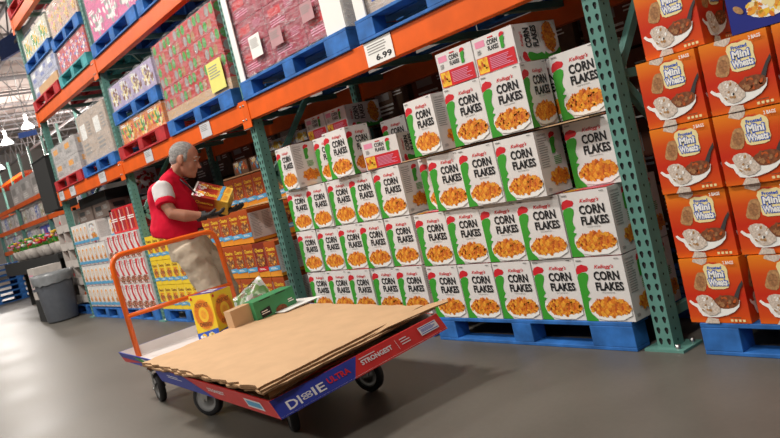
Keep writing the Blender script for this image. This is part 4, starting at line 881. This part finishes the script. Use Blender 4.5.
mb = MB(); mb.box(0, 0, 0, 0.75, 0.1, 0.22, MATS['banner_blue']); mb.box(0.1, 0.04, 0.22, 0.12, 0.06, 2.75, STEEL); mb.box(0.6, 0.04, 0.22, 0.62, 0.06, 2.75, STEEL); o = mb.build('blue_banner'); o.location = (-32.9, 4.76, 5.85); o.rotation_euler = (0, 0, 1.0); tag(o, 'small distant blue banner right of the lamps', 'banner')
# dark cases added in the row behind, closing the view as deep shade
BKC = [plain_case('rear_filler_case', 0.55, 0.5, 0.42, m, 1, [GREY, PURE], k) for k, m in enumerate((mat('rear_shade_brown', (0.13, 0.075, 0.045), 0.7, vary=0.2), mat('rear_shade_grey', (0.14, 0.12, 0.11), 0.7, vary=0.2), mat('rear_shade_rust', (0.18, 0.06, 0.03), 0.7, vary=0.2)))]
for i in range(15):
    x = -9.6 + i * 0.62
    for j in range(4):
        put('rear_filler_case', BKC[(i * 5 + j * 3) % 3], (x, 1.45, 0.15 + j * 0.44), 'added dark case filling the row behind, shade put into its colour', 'case', 'added dark cases in the row behind')
for k in range(3):
    o = copy_tree(PB); o.location = (-9.6 + k * 3.1, 1.40, 0.0); o.scale = (2.1, 1, 1); tag(o, 'dim blue pallet in the row behind, %s from the left' % ORD[k], 'pallet', 'dim pallets in the row behind')
# ------------------------------------------------------------------ person
SKIN = mat('skin', (0.40, 0.18, 0.115), 0.5, vary=0.07, scale=25)
HAIR = mat('hair_grey', (0.24, 0.23, 0.22), 0.8, vary=0.35, scale=70)
VEST = mat('vest_red', (0.56, 0.006, 0.03), 0.75, vary=0.10, scale=12, spec=0.15)
SHRT = mat('shirt_white', (0.62, 0.60, 0.60), 0.8, vary=0.05)
TROU = mat('trousers_khaki', (0.50, 0.42, 0.32), 0.85, vary=0.08, scale=10)
GLOV = mat('glove_black', (0.03, 0.03, 0.032), 0.7, vary=0.3, scale=60)
man = empty('person', (-3.677, -0.7294, 0.0286), math.atan2(0.798, 0.602)); man.scale = (0.974, 0.974, 0.974)
tag(man, 'grey-haired person in red vest and khaki trousers holding a cereal case', 'person')
def ell(mb, c, r, m, rot=(0, 0, 0), n=18, k=12):
    M = Matrix.Translation(Vector(c)) @ (Matrix.Rotation(rot[2], 4, 'Z') @ Matrix.Rotation(rot[1], 4, 'Y') @ Matrix.Rotation(rot[0], 4, 'X')); rings = []
    for i in range(k + 1):
        t = math.pi * i / k; rings.append([mb.bm.verts.new(M @ Vector((r[0] * max(0.001, math.sin(t)) * math.cos(a), r[1] * max(0.001, math.sin(t)) * math.sin(a), -r[2] * math.cos(t)))) for a in [j * 2 * math.pi / n for j in range(n)]])
    for i in range(k):
        for j in range(n):
            f = mb.bm.faces.new((rings[i][j], rings[i][(j + 1) % n], rings[i + 1][(j + 1) % n], rings[i + 1][j])); f.material_index = mb.mi(m); f.smooth = True
def loft(mb, secs, m, n=22):
    """closed loft of elliptical sections: (centre, half depth x, half width y[, pitch])"""
    rings = []
    for sct in secs:
        c, a, b = sct[:3]; p = sct[3] if len(sct) > 3 else 0.0
        rings.append([mb.bm.verts.new((c[0] + a * math.cos(t) * math.cos(p), c[1] + b * math.sin(t), c[2] + a * math.cos(t) * math.sin(p))) for t in [j * 2 * math.pi / n for j in range(n)]])
    for i in range(len(rings) - 1):
        for j in range(n):
            f = mb.bm.faces.new((rings[i][j], rings[i][(j + 1) % n], rings[i + 1][(j + 1) % n], rings[i + 1][j])); f.material_index = mb.mi(m); f.smooth = True
    mb.bm.faces.new(rings[0][::-1]).material_index = mb.mi(m); mb.bm.faces.new(rings[-1]).material_index = mb.mi(m)
def fuse(mb, name, vox, parent, sm=4, wr=0.0, wsc=0.12):
    o = mb.build(name, parent)
    r_ = o.modifiers.new('fuse', 'REMESH'); r_.mode = 'VOXEL'; r_.voxel_size = vox; r_.use_smooth_shade = True
    s_ = o.modifiers.new('smooth', 'SMOOTH'); s_.factor = 0.5; s_.iterations = sm
    if wr:
        tx = bpy.data.textures.new(name + '_folds', 'CLOUDS'); tx.noise_scale = wsc; d_ = o.modifiers.new('folds', 'DISPLACE'); d_.texture = tx; d_.strength = wr; d_.mid_level = 0.5
    return o
# joints in the figure's own frame: x forward, y to its left, z up
HC = Vector((0.125, 0.0, 1.505)); TL = 0.38      # head centre and nod
def hd(x, y, z):                            # head frame (x forward, z up) nodded down
    c, s = math.cos(TL), math.sin(TL); return (HC.x + x * c + z * s, HC.y + y, HC.z - x * s + z * c)
mb = MB()
ell(mb, hd(-0.012, 0, 0.030), (0.108, 0.083, 0.100), SKIN, (0, TL, 0))
ell(mb, hd(0.022, 0, -0.035), (0.078, 0.068, 0.092), SKIN, (0, TL, 0))
ell(mb, hd(0.050, 0, -0.095), (0.042, 0.046, 0.034), SKIN, (0, TL, 0))
ell(mb, hd(0.084, 0, 0.025), (0.016, 0.058, 0.014), SKIN, (0, TL, 0))
ell(mb, hd(0.100, 0, -0.018), (0.014, 0.012, 0.030), SKIN, (0, TL - 0.35, 0)); ell(mb, hd(0.112, 0, -0.038), (0.018, 0.017, 0.013), SKIN, (0, TL, 0))
ell(mb, hd(0.088, 0, -0.068), (0.014, 0.028, 0.010), SKIN); ell(mb, hd(0.086, 0, -0.082), (0.013, 0.025, 0.009), SKIN); ell(mb, hd(0.080, 0, -0.110), (0.018, 0.022, 0.017), SKIN)
for s in (-1, 1):
    ell(mb, hd(0.055, s * 0.045, -0.035), (0.03, 0.022, 0.035), SKIN)
    ell(mb, hd(-0.012, s * 0.084, -0.005), (0.024, 0.010, 0.036), SKIN, (0, TL - 0.2, s * 0.3)); ell(mb, hd(-0.006, s * 0.078, -0.030), (0.014, 0.009, 0.016), SKIN)
loft(mb, [((-0.03, 0, 1.34), 0.09, 0.11), ((0.005, 0, 1.39), 0.076, 0.070, 0.3), ((0.05, 0, 1.44), 0.073, 0.068, 0.3), ((0.085, 0, 1.49), 0.068, 0.066)], SKIN)
# trunk (under the clothes) and limbs, one continuous surface
loft(mb, [((0.0, 0, 0.84), 0.11, 0.15), ((-0.03, 0, 0.96), 0.12, 0.16), ((-0.05, 0, 1.12), 0.125, 0.16), ((-0.05, 0, 1.26), 0.12, 0.18), ((-0.05, 0, 1.34), 0.085, 0.17), ((-0.03, 0, 1.375), 0.06, 0.09)], SKIN)
ARM = {-1: [(-0.045, -0.165, 1.315), (-0.035, -0.215, 1.22), (0.0, -0.24, 1.135), (0.08, -0.228, 1.098), (0.155, -0.20, 1.078), (0.20, -0.185, 1.066)],
       1: [(-0.03, 0.175, 1.315), (0.03, 0.24, 1.20), (0.07, 0.26, 1.10), (0.16, 0.20, 1.07), (0.25, 0.13, 1.06), (0.30, 0.09, 1.06)]}
for s in (-1, 1): mb.tube(ARM[s], [0.060, 0.050, 0.044, 0.045, 0.034, 0.030], SKIN, 14)
LEG = {-1: [(0.0, -0.095, 0.88), (0.06, -0.105, 0.68), (0.095, -0.105, 0.48), (0.08, -0.105, 0.30), (0.05, -0.105, 0.06)],
       1: [(0.0, 0.095, 0.88), (0.09, 0.12, 0.68), (0.15, 0.13, 0.47), (0.15, 0.13, 0.28), (0.12, 0.13, 0.06)]}
for s in (-1, 1):
    mb.tube(LEG[s], [0.085, 0.072, 0.055, 0.055, 0.038], SKIN, 14)
    a = LEG[s][-1]; ell(mb, (a[0] + 0.06, a[1], 0.015), (0.11, 0.042, 0.035), SKIN)
fuse(mb, 'body', 0.0065, man, 3)
# hair, brows, eyes
mb = MB()
ell(mb, hd(-0.021, 0, 0.040), (0.104, 0.0845, 0.0945), HAIR, (0, TL, 0), 28, 20); ell(mb, hd(-0.058, 0, -0.005), (0.058, 0.072, 0.062), HAIR, (0, TL, 0))
for s in (-1, 1): ell(mb, hd(0.014, s * 0.072, 0.018), (0.020, 0.012, 0.035), HAIR, (0, TL, 0))
fuse(mb, 'hair', 0.005, man, 2, 0.003, 0.015)
mb = MB()
for s in (-1, 1): ell(mb, hd(0.090, s * 0.034, 0.033), (0.009, 0.020, 0.005), HAIR, (0, TL, -s * 0.4))
mb.build('eyebrows', man)
mb = MB()
for s in (-1, 1): ell(mb, hd(0.084, s * 0.034, 0.006), (0.009, 0.012, 0.005), PURE); ell(mb, hd(0.090, s * 0.035, 0.003), (0.005, 0.006, 0.005), BLACK)
mb.build('eyes', man)
# white T-shirt sleeves with red cuff, then the vest
mb = MB()
for s in (-1, 1):
    A = [Vector(p) for p in ARM[s]]; d = (A[1] - A[0])
    mb.tube([A[0] - Vector((0, s * 0.05, -0.02)), A[0] + Vector((0, s * 0.012, 0.002)), A[0] + d * 0.5, A[0] + d * 0.88], [0.07, 0.080, 0.076, 0.072], SHRT, 20)
loft(mb, [((-0.03, 0, 1.30), 0.11, 0.16), ((-0.025, 0, 1.37), 0.085, 0.11), ((0.0, 0, 1.40), 0.074, 0.074, 0.3)], SHRT)
fuse(mb, 'shirt', 0.008, man, 3, 0.008, 0.08)
for s in (-1, 1):
    A = [Vector(p) for p in ARM[s]]; d = (A[1] - A[0]); mb = MB(); mb.tube([A[0] + d * 0.80, A[0] + d * 1.0, A[0] + d * 1.24], [0.074, 0.075, 0.071], VEST, 20); fuse(mb, 'sleeve_cuff', 0.007, man, 2, 0.005, 0.05)
mb = MB()
loft(mb, [((-0.065, 0, 0.955), 0.190, 0.205, -0.25), ((-0.068, 0, 1.03), 0.185, 0.208, -0.15), ((-0.055, 0, 1.12), 0.178, 0.205, -0.05), ((-0.045, 0, 1.20), 0.172, 0.20), ((-0.052, 0, 1.28), 0.158, 0.215), ((-0.058, 0, 1.345), 0.136, 0.232, 0.1), ((-0.056, 0, 1.385), 0.118, 0.205, 0.2), ((-0.035, 0, 1.425), 0.088, 0.105, 0.40), ((-0.02, 0, 1.450), 0.080, 0.086, 0.45)], VEST, 30)
fuse(mb, 'vest', 0.009, man, 4, 0.028, 0.14)
mb = MB()
loft(mb, [((-0.01, 0, 0.78), 0.145, 0.175), ((-0.012, 0, 0.88), 0.150, 0.185), ((-0.02, 0, 0.975), 0.135, 0.170)], TROU)
for s in (-1, 1):
    L_ = [Vector(p) for p in LEG[s]]; mb.tube([L_[0], L_[0].lerp(L_[1], 0.5), L_[1], L_[2], L_[3], L_[4] + Vector((0, 0, 0.02))], [0.115, 0.118, 0.108, 0.092, 0.080, 0.072], TROU, 18)
fuse(mb, 'trousers', 0.009, man, 4, 0.026, 0.09)
mb = MB(); loft(mb, [((-0.018, 0, 0.945), 0.142, 0.177), ((-0.020, 0, 0.985), 0.140, 0.175)], RUB); mb.build('belt', man)
for s in (-1, 1):
    mb = MB(); a = LEG[s][-1]; loft(mb, [((a[0] + 0.05, a[1], -0.029), 0.145, 0.050), ((a[0] + 0.05, a[1], 0.0), 0.145, 0.052), ((a[0] + 0.035, a[1], 0.04), 0.12, 0.048), ((a[0] - 0.01, a[1], 0.075), 0.06, 0.045)], RUB); mb.build('shoe', man)
# gloved hands under the case: palm, thumb, four separate bent fingers
CA = Vector((0.90, 0.0, -0.43)); BT = Vector((-0.33, -0.74, -0.60)); BT = (BT - CA * BT.dot(CA)).normalized(); CN = CA.cross(BT).normalized()
if CN.z < 0: CN = -CN
def hand(wrist, fwd, palm_up, side, fan):
    mb = MB(); w = Vector(wrist); f_ = Vector(fwd).normalized(); u_ = Vector(palm_up); u_ = (u_ - f_ * u_.dot(f_)).normalized(); l_ = u_.cross(f_) * side
    mb.tube([w - f_ * 0.05, w, w + f_ * 0.02], [0.037, 0.034, 0.036], GLOV, 14)
    for k in range(5): mb.tube([w + f_ * 0.0 + l_ * (k - 2) * 0.012, w + f_ * 0.085 + l_ * (k - 2) * 0.018], [0.019, 0.0165], GLOV, 10)
    for k, ln in enumerate((0.072, 0.082, 0.078, 0.060)):
        b0 = w + f_ * 0.085 + l_ * (k - 1.5) * 0.0225; d1 = (f_ + l_ * (k - 1.5) * fan * 0.1 + u_ * 0.12).normalized(); d2 = (f_ + u_ * 0.55).normalized(); d3 = (f_ * 0.6 + u_).normalized()
        p1 = b0 + d1 * ln * 0.48; p2 = p1 + d2 * ln * 0.3; p3 = p2 + d3 * ln * 0.26
        mb.tube([b0 - f_ * 0.02, b0, p1, p2, p3], [0.0115, 0.0115, 0.0105, 0.0098, 0.0085], GLOV, 10)
    t0 = w + f_ * 0.02 - l_ * 0.03; t1 = t0 + (f_ * 0.7 - l_ * 0.75).normalized() * 0.045; t2 = t1 + (f_ * 0.85 - l_ * 0.1 + u_ * 0.45).normalized() * 0.035; t3 = t2 + (f_ * 0.8 + u_ * 0.6).normalized() * 0.026
    mb.tube([t0, t1, t2, t3], [0.0155, 0.013, 0.012, 0.010], GLOV, 10)
    fuse(mb, 'glove', 0.004, man, 2)
hand(ARM[-1][-1], (0.95, 0.12, -0.08), (0.1, 0.1, 1), 1, 1)
hand(ARM[1][-1], (0.9, -0.35, 0.0), (0.1, 0.1, 1), -1, 1)
# lanyard badge strip at the chest
mb = MB(); mb.tube([(0.07, -0.07, 1.37), (0.115, -0.06, 1.30), (0.15, -0.045, 1.24)], 0.006, BLACK, 6); mb.build('lanyard', man)
# ------------------------------------------------------------------ case in the hands
MM = Matrix.Translation(man.location) @ Matrix.Rotation(man.rotation_euler.z, 4, 'Z') @ Matrix.Scale(0.974, 4)
TLc = Vector((0.164, 0.05, 1.331)); LA, LBw, LC = 0.275, 0.155, 0.14
HELD = grad_mat('held_print_and_glare', [(0.0, (0.36, 0.10, 0.08)), (0.25, (0.34, 0.03, 0.02)), (0.62, (0.40, 0.03, 0.01)), (0.74, (0.75, 0.36, 0.03)), (1.0, (0.80, 0.52, 0.08))], axis=0)  # print colours, the paler left end painted as glare
mb = MB()
mb.box(0, 0, 0, LA, LBw / 2 - 0.001, LC, HELD); mb.box(0, LBw / 2 + 0.001, 0, LA, LBw, LC, HELD)
for k in range(2):
    F = Face(mb, (0, (1 - k) * LBw / 2 + LBw / 2 - 0.002, LC), (LA, 0, 0), (0, -LBw / 2 + 0.004, 0))
    F.rect(0.0, 0.0, 0.05, 1, PURE); F.flakes(0.20, 0.5, 0.13, 0.40, 26, 0.05, [CREAM, PURE, FL1, PINK, PURE], 3); F.text('Cheerios', 0.36, 0.25, 0.68, 0.72, YEL, 0.03); F.poly([(0.72, 0.0), (0.80, 0.0), (0.78, 1), (0.70, 1)], CYAN); F.lines(0.83, 0.15, 0.97, 0.85, 4, FL1, 0.5)  # white edge and pale flecks at the left paint the glare into the print
F = Face(mb, (0, 0, LC), (LA, 0, 0), (0, 0, -LC)); F.text('Cheerios', 0.1, 0.3, 0.6, 0.5, YEL, 0.03); F.poly([(0.0, 0.62), (0.65, 0.62), (0.65, 0.8), (0, 0.8)], FL3)
o = mb.build('held_cereal_case'); tag(o, 'red and yellow shrink-wrapped pair of cereal boxes held in the gloved hands', 'cereal box')
# axes: X along the case, Z out of the bright top, Y away from the camera
Yv = CN.cross(CA).normalized(); 
if Yv.y < 0: Yv = -Yv
Zv = CA.cross(Yv).normalized()
org = TLc - Yv * LBw - Zv * LC
o.matrix_world = MM @ Matrix(((CA.x, Yv.x, Zv.x, org.x), (CA.y, Yv.y, Zv.y, org.y), (CA.z, Yv.z, Zv.z, org.z), (0, 0, 0, 1)))
